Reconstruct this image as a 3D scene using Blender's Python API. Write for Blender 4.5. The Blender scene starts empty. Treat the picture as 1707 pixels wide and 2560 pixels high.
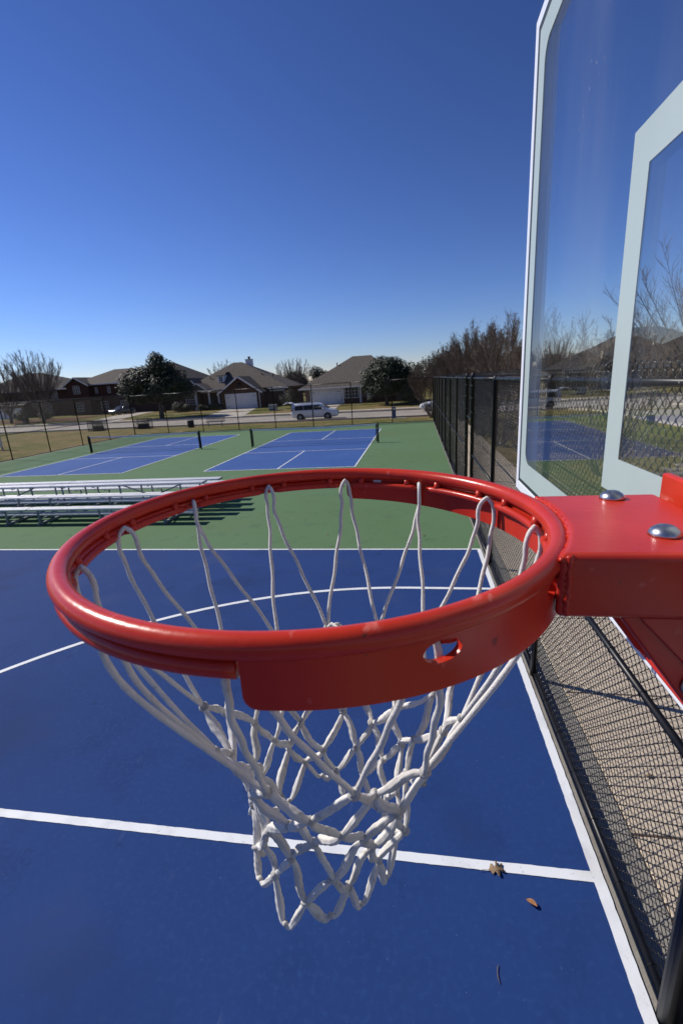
import bpy, math, random
import numpy as np
from mathutils import Vector, Matrix
random.seed(7)
PI = math.pi
R = math.radians
scn = bpy.context.scene
col = scn.collection

# ------------------------------------------------------------------ camera
cam_d = bpy.data.cameras.new('camera')
cam = bpy.data.objects.new('camera', cam_d)
col.objects.link(cam)
CAM = Vector((0.0, 0.0, 3.0955))
yaw, pitch, roll = R(-9.909), R(15.859), R(-3.588)
fw = Vector((math.sin(yaw) * math.cos(pitch), math.cos(yaw) * math.cos(pitch), -math.sin(pitch)))
rt = Vector((math.cos(yaw), -math.sin(yaw), 0))
up = rt.cross(fw)
rr = rt * math.cos(roll) + up * math.sin(roll)
uu = -rt * math.sin(roll) + up * math.cos(roll)
m = Matrix((rr, uu, -fw)).transposed().to_4x4()
m.translation = CAM
cam.matrix_world = m
cam_d.sensor_fit = 'VERTICAL'
cam_d.sensor_height = 36.0
cam_d.sensor_width = 24.0
cam_d.lens = 1144.9 / 2560 * 36
cam_d.clip_start = 0.02
cam_d.clip_end = 3000
cam_d.dof.use_dof = True
cam_d.dof.focus_distance = 0.8
cam_d.dof.aperture_fstop = 13
scn.camera = cam

# ------------------------------------------------------------------ sky, sun, exposure
SUN_EL, SUN_AZ = R(39.5), math.atan2(-0.95, 0.312)     # azimuth measured from +Y towards +X
w = bpy.data.worlds.new('World')
scn.world = w
w.use_nodes = True
nt = w.node_tree
bg = nt.nodes['Background']
sky = nt.nodes.new('ShaderNodeTexSky')
sky.sky_type = 'NISHITA'
sky.sun_disc = False
sky.sun_elevation = SUN_EL
sky.sun_rotation = SUN_AZ
sky.altitude = 0
sky.air_density = 1.0
sky.dust_density = 0.0
sky.ozone_density = 6.0
gam = nt.nodes.new('ShaderNodeGamma')
gam.inputs['Gamma'].default_value = 1.4
gain = nt.nodes.new('ShaderNodeMix')
gain.data_type = 'RGBA'
gain.blend_type = 'MULTIPLY'
gain.inputs['Factor'].default_value = 1.0
gain.inputs['B'].default_value = (.63, .55, .655, 1)
nt.links.new(sky.outputs[0], gam.inputs['Color'])
nt.links.new(gam.outputs[0], gain.inputs['A'])
nt.links.new(gain.outputs['Result'], bg.inputs[0])
bg.inputs[1].default_value = 0.072

sl = bpy.data.lights.new('sun', 'SUN')
sl.energy = 5.0
sl.angle = R(0.53)
sl.color = (1.0, 0.945, 0.87)
sun = bpy.data.objects.new('sun', sl)
col.objects.link(sun)
sdir = Vector((math.sin(SUN_AZ) * math.cos(SUN_EL), math.cos(SUN_AZ) * math.cos(SUN_EL), math.sin(SUN_EL)))
sun.rotation_euler = sdir.to_track_quat('Z', 'Y').to_euler()
sun.location = (-10, 5, 20)

scn.view_settings.view_transform = 'Standard'
scn.view_settings.look = 'None'
scn.view_settings.exposure = 0.0
scn.view_settings.gamma = 1.0

# ------------------------------------------------------------------ helpers
def tag(o, label=None, cat=None, group=None, kind=None):
    if label: o['label'] = label
    if cat: o['category'] = cat
    if group: o['group'] = group
    if kind: o['kind'] = kind
    return o

def empty(name, loc=(0, 0, 0), label=None, cat=None, group=None):
    o = bpy.data.objects.new(name, None)
    o.location = loc
    o.empty_display_size = 0.2
    col.objects.link(o)
    return tag(o, label, cat, group)

class MB:
    """collects shapes; build() links them as one mesh object"""
    def __init__(s):
        s.v = []; s.f = []; s.sm = []
    def add(s, vs, fs, smooth=False):
        b = len(s.v)
        s.v += [tuple(v) for v in vs]
        s.f += [tuple(i + b for i in f) for f in fs]
        s.sm += [smooth] * len(fs)
        return s
    def box(s, x0, x1, y0, y1, z0, z1):
        vs = [(x0, y0, z0), (x1, y0, z0), (x1, y1, z0), (x0, y1, z0), (x0, y0, z1), (x1, y0, z1), (x1, y1, z1), (x0, y1, z1)]
        return s.add(vs, [(0, 3, 2, 1), (4, 5, 6, 7), (0, 1, 5, 4), (1, 2, 6, 5), (2, 3, 7, 6), (3, 0, 4, 7)])
    def bar(s, a, b, wx, wy=None, upv=(0, 0, 1)):
        """rectangular bar from a to b"""
        a = Vector(a); b = Vector(b); wy = wx if wy is None else wy
        d = (b - a).normalized(); u = Vector(upv)
        if abs(d.dot(u)) > .98: u = Vector((1, 0, 0))
        r_ = d.cross(u).normalized() * (wx / 2); u = r_.cross(d).normalized() * (wy / 2)
        vs = [a - r_ - u, a + r_ - u, a + r_ + u, a - r_ + u, b - r_ - u, b + r_ - u, b + r_ + u, b - r_ + u]
        return s.add(vs, [(3, 2, 1, 0), (4, 5, 6, 7), (0, 1, 5, 4), (1, 2, 6, 5), (2, 3, 7, 6), (3, 0, 4, 7)])
    def tube(s, pts, rad, n=8, closed=False, caps=True, smooth=True):
        pts = [Vector(p) for p in pts]; k = len(pts)
        if not hasattr(rad, '__len__'): rad = [rad] * k
        vs = []; fs = []
        t0 = (pts[1] - pts[0]).normalized()
        u = Vector((0, 0, 1)) if abs(t0.z) < .9 else Vector((1, 0, 0))
        u = (u - t0 * u.dot(t0)).normalized()
        for i in range(k):
            if closed: t = (pts[(i + 1) % k] - pts[i - 1])
            else: t = pts[min(i + 1, k - 1)] - pts[max(i - 1, 0)]
            if t.length < 1e-9: t = t0.copy()
            t.normalize()
            u = u - t * u.dot(t)
            if u.length < 1e-6: u = t.orthogonal()
            u.normalize(); v = t.cross(u)
            for j in range(n):
                a = 2 * PI * j / n
                vs.append(pts[i] + (u * math.cos(a) + v * math.sin(a)) * rad[i])
        for i in range(k if closed else k - 1):
            i2 = (i + 1) % k
            for j in range(n):
                j2 = (j + 1) % n
                fs.append((i * n + j, i * n + j2, i2 * n + j2, i2 * n + j))
        if caps and not closed:
            fs.append(tuple(reversed(range(n)))); fs.append(tuple((k - 1) * n + j for j in range(n)))
        return s.add(vs, fs, smooth)
    def lathe(s, prof, c=(0, 0, 0), n=24, axis='z', smooth=True):
        """prof: list of (r, h)"""
        vs = []; fs = []; k = len(prof)
        for r_, h in prof:
            for j in range(n):
                a = 2 * PI * j / n; x, y = r_ * math.cos(a), r_ * math.sin(a)
                if axis == 'z': p = (x, y, h)
                elif axis == 'y': p = (x, h, y)
                else: p = (h, x, y)
                vs.append((p[0] + c[0], p[1] + c[1], p[2] + c[2]))
        for i in range(k - 1):
            for j in range(n):
                j2 = (j + 1) % n
                fs.append((i * n + j, i * n + j2, (i + 1) * n + j2, (i + 1) * n + j))
        fs.append(tuple(reversed(range(n)))); fs.append(tuple((k - 1) * n + j for j in range(n)))
        return s.add(vs, fs, smooth)
    def prism(s, poly, d0, d1, axis='z', smooth=False):
        """extrude a 2d polygon: axis z -> (x,y), axis y -> (x,z), axis x -> (y,z)"""
        k = len(poly)
        def P(p, d):
            if axis == 'z': return (p[0], p[1], d)
            if axis == 'y': return (p[0], d, p[1])
            return (d, p[0], p[1])
        vs = [P(p, d0) for p in poly] + [P(p, d1) for p in poly]
        fs = [tuple(reversed(range(k))), tuple(range(k, 2 * k))] + [(i, (i + 1) % k, (i + 1) % k + k, i + k) for i in range(k)]
        return s.add(vs, fs, smooth)
    def sheet(s, poly, th):
        """a flat polygon in space with thickness th below it"""
        p = [Vector(q) for q in poly]; k = len(p)
        n = (p[1] - p[0]).cross(p[2] - p[0]).normalized()
        if n.z < 0: p = p[::-1]; n = -n
        vs = p + [q - n * th for q in p]
        fs = [tuple(range(k)), tuple(reversed(range(k, 2 * k)))] + [((i + 1) % k, i, i + k, (i + 1) % k + k) for i in range(k)]
        return s.add(vs, fs)
    def mesh(s, name, recalc=True):
        me = bpy.data.meshes.new(name)
        me.from_pydata(s.v, [], s.f)
        me.polygons.foreach_set('use_smooth', s.sm)
        me.update()
        if recalc and len(s.f) < 60000:
            import bmesh
            bm = bmesh.new(); bm.from_mesh(me)
            bmesh.ops.recalc_face_normals(bm, faces=bm.faces[:])
            bm.to_mesh(me); bm.free()
        return me
    def build(s, name, mt, parent=None, recalc=True, bevel=0, seg=2, kind=None):
        me = s.mesh(name, recalc)
        return link(name, me, mt, parent, bevel, seg, kind)

def link(name, me, mt, parent=None, bevel=0, seg=2, kind=None, loc=None):
    if mt and not me.materials: me.materials.append(mt)
    o = bpy.data.objects.new(name, me)
    col.objects.link(o)
    if parent:
        o.parent = parent
        if loc is None:      # shapes are given in world coordinates: undo the parent's offset
            p = Vector((0, 0, 0)); q = parent
            while q: p += q.location; q = q.parent
            o.location = -p
    if loc is not None: o.location = loc
    if bevel:
        b = o.modifiers.new('bevel', 'BEVEL'); b.width = bevel; b.segments = seg; b.limit_method = 'ANGLE'; b.angle_limit = R(35)
        for pl in me.polygons: pl.use_smooth = True
        b.harden_normals = True
    if kind: o['kind'] = kind
    return o

def struct(o): o['kind'] = 'structure'; return o

def copy_tree(o, parent=None, label=None):
    c = o.copy(); col.objects.link(c); c.parent = parent
    if label: c['label'] = label
    for ch in list(o.children): copy_tree(ch, c)
    return c

# ------------------------------------------------------------------ materials
MATS = {}
def mat(name, c, rough=.6, spec=.5, metal=0, coat=0, var=None, bump=None, noise=None, speck=None, coords='Object', sheen=0, bounds=None):
    """var: [(colour2, scale, lo, hi, detail)], mixes colour2 in by noise;  bump: [(scale, strength, distance)]"""
    if name in MATS: return MATS[name]
    mt = bpy.data.materials.new(name); mt.use_nodes = True
    n = mt.node_tree; L = n.links; b = n.nodes['Principled BSDF']
    b.inputs['Base Color'].default_value = (*c, 1)
    b.inputs['Roughness'].default_value = rough
    b.inputs['Specular IOR Level'].default_value = spec
    b.inputs['Metallic'].default_value = metal
    if coat: b.inputs['Coat Weight'].default_value = coat; b.inputs['Coat Roughness'].default_value = .12
    tc = n.nodes.new('ShaderNodeTexCoord')
    src = tc.outputs[coords]
    prev = None
    for it in (var or []):
        c2, scale, lo, hi, det = it[:5]
        no = n.nodes.new('ShaderNodeTexNoise'); no.inputs['Scale'].default_value = scale; no.inputs['Detail'].default_value = det
        if len(it) > 5:
            mp = n.nodes.new('ShaderNodeMapping'); mp.inputs['Scale'].default_value = it[5]
            L.new(src, mp.inputs[0]); L.new(mp.outputs[0], no.inputs['Vector'])
        else: L.new(src, no.inputs['Vector'])
        rmp = n.nodes.new('ShaderNodeMapRange'); rmp.inputs['From Min'].default_value = lo; rmp.inputs['From Max'].default_value = hi
        L.new(no.outputs['Fac'], rmp.inputs['Value'])
        mx = n.nodes.new('ShaderNodeMix'); mx.data_type = 'RGBA'
        L.new(rmp.outputs[0], mx.inputs['Factor'])
        if prev is None: mx.inputs['A'].default_value = (*c, 1)
        else: L.new(prev, mx.inputs['A'])
        mx.inputs['B'].default_value = (*c2, 1)
        prev = mx.outputs['Result']
    if prev is not None: L.new(prev, b.inputs['Base Color'])
    bn = None
    for scale, st, dist in (bump or []):
        no = n.nodes.new('ShaderNodeTexNoise'); no.inputs['Scale'].default_value = scale; no.inputs['Detail'].default_value = 4
        L.new(src, no.inputs['Vector'])
        bp = n.nodes.new('ShaderNodeBump'); bp.inputs['Strength'].default_value = st; bp.inputs['Distance'].default_value = dist
        L.new(no.outputs['Fac'], bp.inputs['Height'])
        if bn is not None: L.new(bn, bp.inputs['Normal'])
        bn = bp.outputs[0]
    if bn is not None: L.new(bn, b.inputs['Normal'])
    MATS[name] = mt
    return mt

BLUE = mat('blue_court_paint', (.0135, .042, .158), .92, .2, var=[((.0155, .047, .175), .35, .4, .65, 5), ((.0115, .036, .14), 2.2, .52, .75, 8), ((.035, .062, .175), 1.1, .56, .82, 12), ((.055, .085, .21), 8, .68, .84, 10, (1, .4, 1)), ((.05, .08, .2), 6.5, .70, .84, 10, (.4, 1, 1)), ((.09, .12, .24), 55, .74, .79, 2), ((.008, .022, .085), 3.1, .66, .80, 10), ((.018, .052, .18), 26, .50, .75, 3), ((.0105, .033, .122), .55, .54, .74, 7)], bump=[(260, .35, .002), (18, .08, .01)])
PBLUE = mat('pickleball_court_paint', (.030, .085, .275), .88, .25, var=[((.036, .095, .30), .5, .4, .65, 5), ((.026, .074, .245), 3, .55, .75, 6), ((.06, .12, .30), 1.6, .62, .82, 12), ((.02, .058, .19), 4, .66, .8, 8)], bump=[(260, .35, .002)])
GREEN = mat('green_court_paint', (.092, .166, .074), .9, .25, var=[((.095, .175, .086), .3, .4, .65, 5), ((.074, .138, .066), 1.8, .55, .8, 7), ((.115, .14, .065), .25, .60, .8, 6), ((.15, .2, .15), 14, .68, .8, 8), ((.055, .11, .055), 5, .62, .78, 10), ((.14, .19, .13), 2.2, .66, .82, 12, (1, .3, 1))], bump=[(260, .35, .002), (14, .08, .01)])
LINE = mat('white_line_paint', (.74, .76, .77), .6, .35, var=[((.60, .62, .64), 5, .5, .75, 8), ((.45, .45, .44), 40, .66, .78, 4), ((.30, .33, .42), 14, .68, .76, 10), ((.52, .50, .46), 1.3, .58, .8, 8)], bump=[(260, .35, .002)])
CONC = mat('grey_concrete', (.27, .25, .215), .85, .25, var=[((.20, .185, .16), 3, .45, .7, 8), ((.34, .32, .28), 25, .55, .75, 6)], bump=[(90, .5, .004)])
BEIGE = mat('beige_aggregate_concrete', (.56, .47, .355), .9, .2, var=[((.50, .415, .31), .8, .4, .7, 6), ((.60, .52, .42), 1.7, .58, .75, 5), ((.30, .24, .18), 140, .58, .70, 3), ((.66, .58, .48), 110, .62, .74, 2)], bump=[(150, .6, .004)])
LCONC = mat('pale_concrete', (.46, .41, .345), .85, .25, var=[((.37, .33, .28), 1.4, .45, .7, 8)], bump=[(60, .4, .004)])
ROAD = mat('street_concrete', (.33, .295, .25), .85, .25, var=[((.25, .225, .195), .25, .42, .66, 8), ((.38, .35, .30), 3, .55, .75, 8)], bump=[(40, .4, .005)])
GRASS = mat('dormant_grass', (.20, .15, .062), .95, .1, var=[((.105, .12, .026), .10, .42, .58, 8), ((.29, .20, .095), .9, .50, .74, 9), ((.07, .085, .02), 4, .58, .78, 9), ((.34, .26, .14), 14, .62, .8, 5)], bump=[(30, .9, .05), (6, .4, .08)])
MULCH = mat('bark_mulch', (.12, .065, .04), .95, .1, var=[((.06, .035, .022), 8, .45, .65, 8), ((.22, .14, .09), 20, .6, .75, 6)], bump=[(40, .9, .04)])
RED = mat('red_enamel', (.53, .035, .0145), .28, .33, coat=0, var=[((.47, .028, .012), 14, .45, .7, 5), ((.62, .13, .10), 60, .665, .72, 7, (1, .35, 1)), ((.22, .012, .010), 45, .70, .76, 4), ((.36, .016, .010), 5, .48, .72, 8), ((.10, .035, .022), 80, .735, .77, 3), ((.60, .20, .17), 22, .70, .76, 9, (.3, 1, 1))], bump=[(130, .10, .002), (22, .07, .006)])
STEEL = mat('polished_steel', (.45, .46, .48), .30, .5, metal=1, bump=[(60, .05, .001)])
ALU = mat('brushed_aluminium', (.72, .73, .75), .5, .5, metal=.25, var=[((.62, .63, .65), 4, .45, .7, 6, (1, 12, 12))], bump=[(40, .1, .002)])
GALV = mat('galvanised_steel', (.30, .32, .33), .6, .3, metal=.2, var=[((.22, .24, .25), 12, .45, .65, 4)])
WFRAME = mat('white_powder_coat', (.74, .76, .80), .35, .5, var=[((.68, .70, .74), 6, .5, .7, 6)])
GASK = mat('black_gasket_and_gap_shade', (.02, .03, .03), .5)
CERAM = mat('pale_ceramic_print', (.40, .475, .455), .35, .4, var=[((.37, .44, .425), 5, .45, .7, 5)])
BLACK = mat('black_vinyl', (.007, .007, .009), .38, .35, var=[((.012, .012, .014), 9, .5, .7, 5)], bump=[(60, .08, .003)])
MESHB = mat('black_vinyl_wire', (.006, .006, .007), .5, .12)
MESHG = mat('glossy_black_vinyl_wire', (.007, .007, .009), .2, .55)
BNET = mat('black_netting', (.018, .02, .022), .7, .3)
TAPE = mat('white_net_tape', (.62, .68, .78), .7, .3, var=[((.55, .6, .7), 3, .5, .7, 4)])
CORD = mat('white_nylon_cord', (.66, .635, .59), .8, .25, var=[((.60, .575, .53), 45, .45, .7, 5), ((.50, .475, .43), 160, .62, .75, 3)], bump=[(420, .5, .0015)])
BRAID = mat('white_braided_nylon', (.66, .635, .595), .75, .3, var=[((.52, .495, .45), 26, .48, .68, 6), ((.40, .38, .345), 110, .60, .74, 5), ((.30, .29, .27), 40, .68, .8, 4)])
KNOT = mat('shaded_nylon_knot', (.50, .48, .445), .8, .25, var=[((.33, .315, .30), 90, .45, .65, 5)], bump=[(500, .5, .0012)])  # knots coloured darker to put their crease shading into the nylon
def braid_bump(mt, sc):
    n = mt.node_tree; L = n.links; b = n.nodes['Principled BSDF']
    uv = n.nodes.new('ShaderNodeUVMap')
    mp = n.nodes.new('ShaderNodeMapping'); mp.inputs['Scale'].default_value = sc
    L.new(uv.outputs[0], mp.inputs[0])
    ck = n.nodes.new('ShaderNodeTexWave'); ck.inputs['Scale'].default_value = 1.0; ck.wave_type = 'BANDS'; ck.bands_direction = 'DIAGONAL'; ck.inputs['Distortion'].default_value = 1.2
    L.new(mp.outputs[0], ck.inputs['Vector'])
    bp = n.nodes.new('ShaderNodeBump'); bp.inputs['Strength'].default_value = .18; bp.inputs['Distance'].default_value = .001
    L.new(ck.outputs['Fac'], bp.inputs['Height']); L.new(bp.outputs[0], b.inputs['Normal'])
braid_bump(BRAID, (5, 5, 1))
BRICK = mat('red_brick', (.085, .05, .038), .9, .2, var=[((.065, .034, .026), 6, .42, .62, 9, (1, 1, 3)), ((.15, .085, .065), 11, .58, .72, 6, (1, 1, 4))], bump=[(30, .5, .02)])
BRICK2 = mat('dark_red_brick', (.072, .036, .030), .9, .2, var=[((.05, .026, .022), 6, .42, .62, 9, (1, 1, 3))], bump=[(30, .5, .02)])
BRICK3 = mat('tan_brick', (.20, .15, .115), .9, .2, var=[((.14, .10, .075), 6, .42, .62, 9, (1, 1, 3))], bump=[(30, .5, .02)])
SHING = mat('grey_brown_shingles', (.125, .108, .092), .9, .2, var=[((.080, .068, .058), 3.5, .42, .62, 9, (1, 1, 3)), ((.16, .14, .12), 14, .56, .72, 6, (.6, 1, 3))], bump=[(20, .5, .03)])
SHING2 = mat('dark_shingles', (.085, .075, .066), .9, .2, var=[((.065, .056, .05), 3.5, .42, .62, 9, (1, 1, 3))], bump=[(20, .5, .03)])
TRIM = mat('white_trim', (.66, .66, .66), .6, .4, var=[((.55, .55, .55), 2, .5, .7, 6)])
YELLOW = mat('cream_siding', (.62, .54, .38), .7, .3, var=[((.54, .47, .33), 3, .45, .7, 6, (1, 1, 6))])
GDOOR = mat('white_garage_door', (.66, .67, .69), .55, .4, var=[((.58, .59, .61), 1.5, .45, .7, 6)])
PANE = mat('dark_window_glass', (.012, .014, .017), .15, .3)
FBARK = mat('pale_grey_limbs', (.15, .128, .112), .9, .2, var=[((.12, .10, .09), 3, .45, .7, 6)])
FTWIG = mat('pale_brown_twigs', (.125, .10, .084), .9, .2, var=[((.16, .13, .11), 2, .45, .7, 5)])
BARK = mat('grey_bark', (.125, .105, .088), .9, .2, var=[((.07, .058, .05), 14, .42, .65, 8, (1, 1, .3)), ((.20, .175, .15), 30, .6, .75, 5)], bump=[(40, .8, .02)])
CBARK = mat('pale_smooth_bark', (.20, .165, .135), .8, .25, var=[((.12, .095, .078), 8, .42, .65, 8, (1, 1, .3))], bump=[(40, .4, .01)])
TWIG = mat('brown_twigs', (.135, .10, .076), .9, .2, var=[((.19, .145, .115), 3, .45, .7, 5)])
SEED = mat('dry_seed_heads', (.05, .036, .026), .9, .2)
def leafmat(name, c, c2):
    return mat(name, c, .5, .4, var=[(c2, .9, .42, .62, 6), ((c[0] * .55, c[1] * .55, c[2] * .5), 4, .5, .7, 5)])
OAKL = leafmat('live_oak_leaves', (.022, .034, .012), (.046, .056, .022))
EVERL = leafmat('evergreen_leaves', (.018, .032, .009), (.036, .050, .016))
HEDGEL = leafmat('hedge_leaves', (.04, .05, .018), (.07, .075, .03))
WOODL = leafmat('far_wood_leaves', (.040, .044, .024), (.06, .055, .035))
VANW = mat('white_car_paint', (.70, .72, .75), .22, .5, coat=.6)
CARS = mat('dark_grey_car_paint', (.10, .11, .125), .25, .5, metal=.4, coat=.5)
TYRE = mat('tyre_rubber', (.016, .016, .017), .85, .2)
RIM = mat('alloy_rim', (.42, .43, .45), .3, .5, metal=.9)
TLITE = mat('red_tail_light', (.28, .012, .01), .2, .6)
HLITE = mat('headlight_lens', (.62, .66, .70), .1, .7)
PLAST = mat('black_plastic', (.02, .02, .022), .5, .4)
DGREEN = mat('dark_green_steel', (.012, .022, .018), .5, .4)
SIGNG = mat('green_sign', (.03, .30, .13), .5, .4)
BLUEP = mat('blue_marker_plastic', (.05, .10, .24), .5, .4)
LEAFB = mat('dry_oak_leaf', (.26, .18, .105), .75, .3, var=[((.18, .115, .06), 60, .45, .65, 6)])
LEAFR = mat('curled_brown_leaf', (.30, .14, .06), .7, .3, var=[((.14, .06, .03), 60, .45, .65, 6)])

# thin pane of clear glass: lets light through, mirrors by Fresnel
GLASS = bpy.data.materials.new('clear_tempered_glass'); GLASS.use_nodes = True
n = GLASS.node_tree; n.nodes.clear()
out = n.nodes.new('ShaderNodeOutputMaterial'); mx = n.nodes.new('ShaderNodeMixShader'); mx2 = n.nodes.new('ShaderNodeMixShader')
tr = n.nodes.new('ShaderNodeBsdfTransparent'); tr.inputs[0].default_value = (.965, .985, .98, 1)
gl = n.nodes.new('ShaderNodeBsdfGlossy'); gl.inputs['Roughness'].default_value = 0.0; gl.inputs[0].default_value = (.95, .97, .97, 1)
df = n.nodes.new('ShaderNodeBsdfDiffuse'); df.inputs[0].default_value = (.6, .58, .52, 1)
geo = n.nodes.new('ShaderNodeNewGeometry')
vd = n.nodes.new('ShaderNodeVectorMath'); vd.operation = 'DOT_PRODUCT'
n.links.new(geo.outputs['Normal'], vd.inputs[0]); n.links.new(geo.outputs['Incoming'], vd.inputs[1])
def math_node(op, a_, b_=None):
    q = n.nodes.new('ShaderNodeMath'); q.operation = op
    for i_, s_ in enumerate((a_, b_)):
        if s_ is None: continue
        if isinstance(s_, (int, float)): q.inputs[i_].default_value = s_
        else: n.links.new(s_, q.inputs[i_])
    return q
fr = math_node('ABSOLUTE', vd.outputs['Value'])
fr = math_node('SUBTRACT', 1.0, fr.outputs[0])
fr = math_node('POWER', fr.outputs[0], 5.0)
fr = math_node('MULTIPLY', fr.outputs[0], .957)
fr = math_node('ADD', fr.outputs[0], .043)
tc = n.nodes.new('ShaderNodeTexCoord')
no = n.nodes.new('ShaderNodeTexNoise'); no.inputs['Scale'].default_value = 120; no.inputs['Detail'].default_value = 2
no2 = n.nodes.new('ShaderNodeTexNoise'); no2.inputs['Scale'].default_value = 3.1; no2.inputs['Detail'].default_value = 3
r1 = n.nodes.new('ShaderNodeMapRange'); r1.inputs['From Min'].default_value = .72; r1.inputs['From Max'].default_value = .77
r2 = n.nodes.new('ShaderNodeMapRange'); r2.inputs['From Min'].default_value = .5; r2.inputs['From Max'].default_value = .66; r2.inputs['To Max'].default_value = .45
no3 = n.nodes.new('ShaderNodeTexNoise'); no3.inputs['Scale'].default_value = 2.2; no3.inputs['Detail'].default_value = 8
mp3 = n.nodes.new('ShaderNodeMapping'); mp3.inputs['Scale'].default_value = (1, 3.5, .8)
n.links.new(tc.outputs['Object'], mp3.inputs[0]); n.links.new(mp3.outputs[0], no3.inputs['Vector'])
r3 = n.nodes.new('ShaderNodeMapRange'); r3.inputs['From Min'].default_value = .45; r3.inputs['From Max'].default_value = .8; r3.inputs['To Min'].default_value = .004; r3.inputs['To Max'].default_value = .055
n.links.new(no3.outputs['Fac'], r3.inputs['Value'])
mu = n.nodes.new('ShaderNodeMath'); mu.operation = 'MULTIPLY_ADD'
n.links.new(r3.outputs[0], mu.inputs[2])
for a_, b_ in ((tc.outputs['Object'], no.inputs['Vector']), (tc.outputs['Object'], no2.inputs['Vector']), (no.outputs['Fac'], r1.inputs['Value']), (no2.outputs['Fac'], r2.inputs['Value']),
               (r1.outputs[0], mu.inputs[0]), (r2.outputs[0], mu.inputs[1]), (fr.outputs[0], mx.inputs[0]), (tr.outputs[0], mx.inputs[1]), (gl.outputs[0], mx.inputs[2]),
               (mu.outputs[0], mx2.inputs[0]), (mx.outputs[0], mx2.inputs[1]), (df.outputs[0], mx2.inputs[2]), (mx2.outputs[0], out.inputs[0])):
    n.links.new(a_, b_)

# ------------------------------------------------------------------ ground, streets, court
def sm01(t): t = min(max(t, 0), 1); return t * t * (3 - 2 * t)
def zt(x, y):
    yy = y - .09 * max(0, -x) if x < 0 else y
    return -.08 - .34 * sm01((yy - 36) / 7) + .40 * sm01((yy - 53.5) / 13)

def axis(lo, hi, step, outer):
    a = list(np.arange(lo, hi + .01, step))
    return [-v for v in reversed(outer) if -v < lo] + a + [v for v in outer if v > hi]
gx = axis(-100, 60, 2.5, [130, 170, 230, 320, 460, 700, 1100, 1800])
gy = axis(-30, 110, 1.5, [130, 170, 230, 320, 460, 700, 1100, 1800])
mb = MB()
vs = [(x, y, zt(x, y)) for y in gy for x in gx]; NX = len(gx)
mb.add(vs, [(j * NX + i, j * NX + i + 1, (j + 1) * NX + i + 1, (j + 1) * NX + i) for j in range(len(gy) - 1) for i in range(NX - 1)], True)
struct(mb.build('ground', GRASS, recalc=False))

def ribbon(mb, pa, pb, dz):
    """strip between two polylines laid dz above the ground"""
    for (a, b, c, d) in zip(pa[:-1], pa[1:], pb[1:], pb[:-1]):
        N = max(1, int((Vector(b) - Vector(a)).length / 3)); M = 6
        V = []
        for i in range(N + 1):
            for j in range(M + 1):
                s_, t = i / N, j / M
                p = Vector(a).lerp(Vector(b), s_).lerp(Vector(d).lerp(Vector(c), s_), t)
                V.append((p.x, p.y, zt(p.x, p.y) + dz))
        mb.add(V, [(i * (M + 1) + j, (i + 1) * (M + 1) + j, (i + 1) * (M + 1) + j + 1, i * (M + 1) + j + 1) for i in range(N) for j in range(M)], True)
near_e = [(-110, 54, 0), (-60, 49.2, 0), (-22, 45.4, 0), (0, 43.4, 0), (60, 43.4, 0)]
far_e = [(-110, 63, 0), (-60, 58.4, 0), (-22, 54.8, 0), (0, 52.8, 0), (60, 52.8, 0)]
mb = MB(); ribbon(mb, near_e, far_e, .012)
ribbon(mb, [(13, -60, 0), (13, 43.4, 0)], [(21, -60, 0), (21, 43.4, 0)], .012)
struct(mb.build('street', ROAD, recalc=False))
mb = MB()
def kerb(pts, wd=.16, h=.13):
    for a, b in zip(pts[:-1], pts[1:]):
        N = max(1, int((Vector(b) - Vector(a)).length / 4))
        for i in range(N):
            p = Vector(a).lerp(Vector(b), i / N); q = Vector(a).lerp(Vector(b), (i + 1) / N)
            p.z = zt(p.x, p.y) + h / 2 - .02; q.z = zt(q.x, q.y) + h / 2 - .02
            mb.bar(p, q, wd, h + .08)
kerb([near_e[0], near_e[1], near_e[2], near_e[3], (13, 43.4, 0)]); kerb([(21, 43.4, 0), (60, 43.4, 0)]); kerb(far_e); kerb([(13, -40, 0), (13, 43.4, 0)]); kerb([(21, -40, 0), (21, 43.4, 0)])
struct(mb.build('street_kerb', LCONC))
# driveways and walks beyond the street
mb = MB()
ribbon(mb, [(-27.6, 55.3, 0), (-29.6, 70, 0)], [(-21.6, 54.8, 0), (-24.3, 70, 0)], .02)
ribbon(mb, [(-15.6, 54.2, 0), (-15.4, 68, 0)], [(-10.2, 53.8, 0), (-10.8, 68, 0)], .02)
ribbon(mb, [(-46.5, 57.3, 0), (-50, 78, 0)], [(-41, 56.6, 0), (-46, 78, 0)], .02)
ribbon(mb, [(-84, 61, 0), (-82, 82, 0)], [(-78, 60.4, 0), (-78, 82, 0)], .02)
ribbon(mb, [(-110, 66, 0), (-46, 59.6, 0), (0, 55.4, 0), (60, 55.4, 0)], [(-110, 67.3, 0), (-46, 60.9, 0), (0, 56.7, 0), (60, 56.7, 0)], .03)
struct(mb.build('driveway', LCONC, recalc=False))
mb = MB()
ribbon(mb, [(-39.5, 69.5, 0), (-30.4, 69.5, 0)], [(-39.5, 73, 0), (-30.4, 73, 0)], .03)
ribbon(mb, [(-10.6, 65.8, 0), (-2, 65.8, 0)], [(-10.6, 68, 0), (-2, 68, 0)], .03)
ribbon(mb, [(-76, 66.5, 0), (-52, 64.5, 0)], [(-76, 72, 0), (-52, 72, 0)], .03)
struct(mb.build('planting_bed', MULCH, recalc=False))

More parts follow.
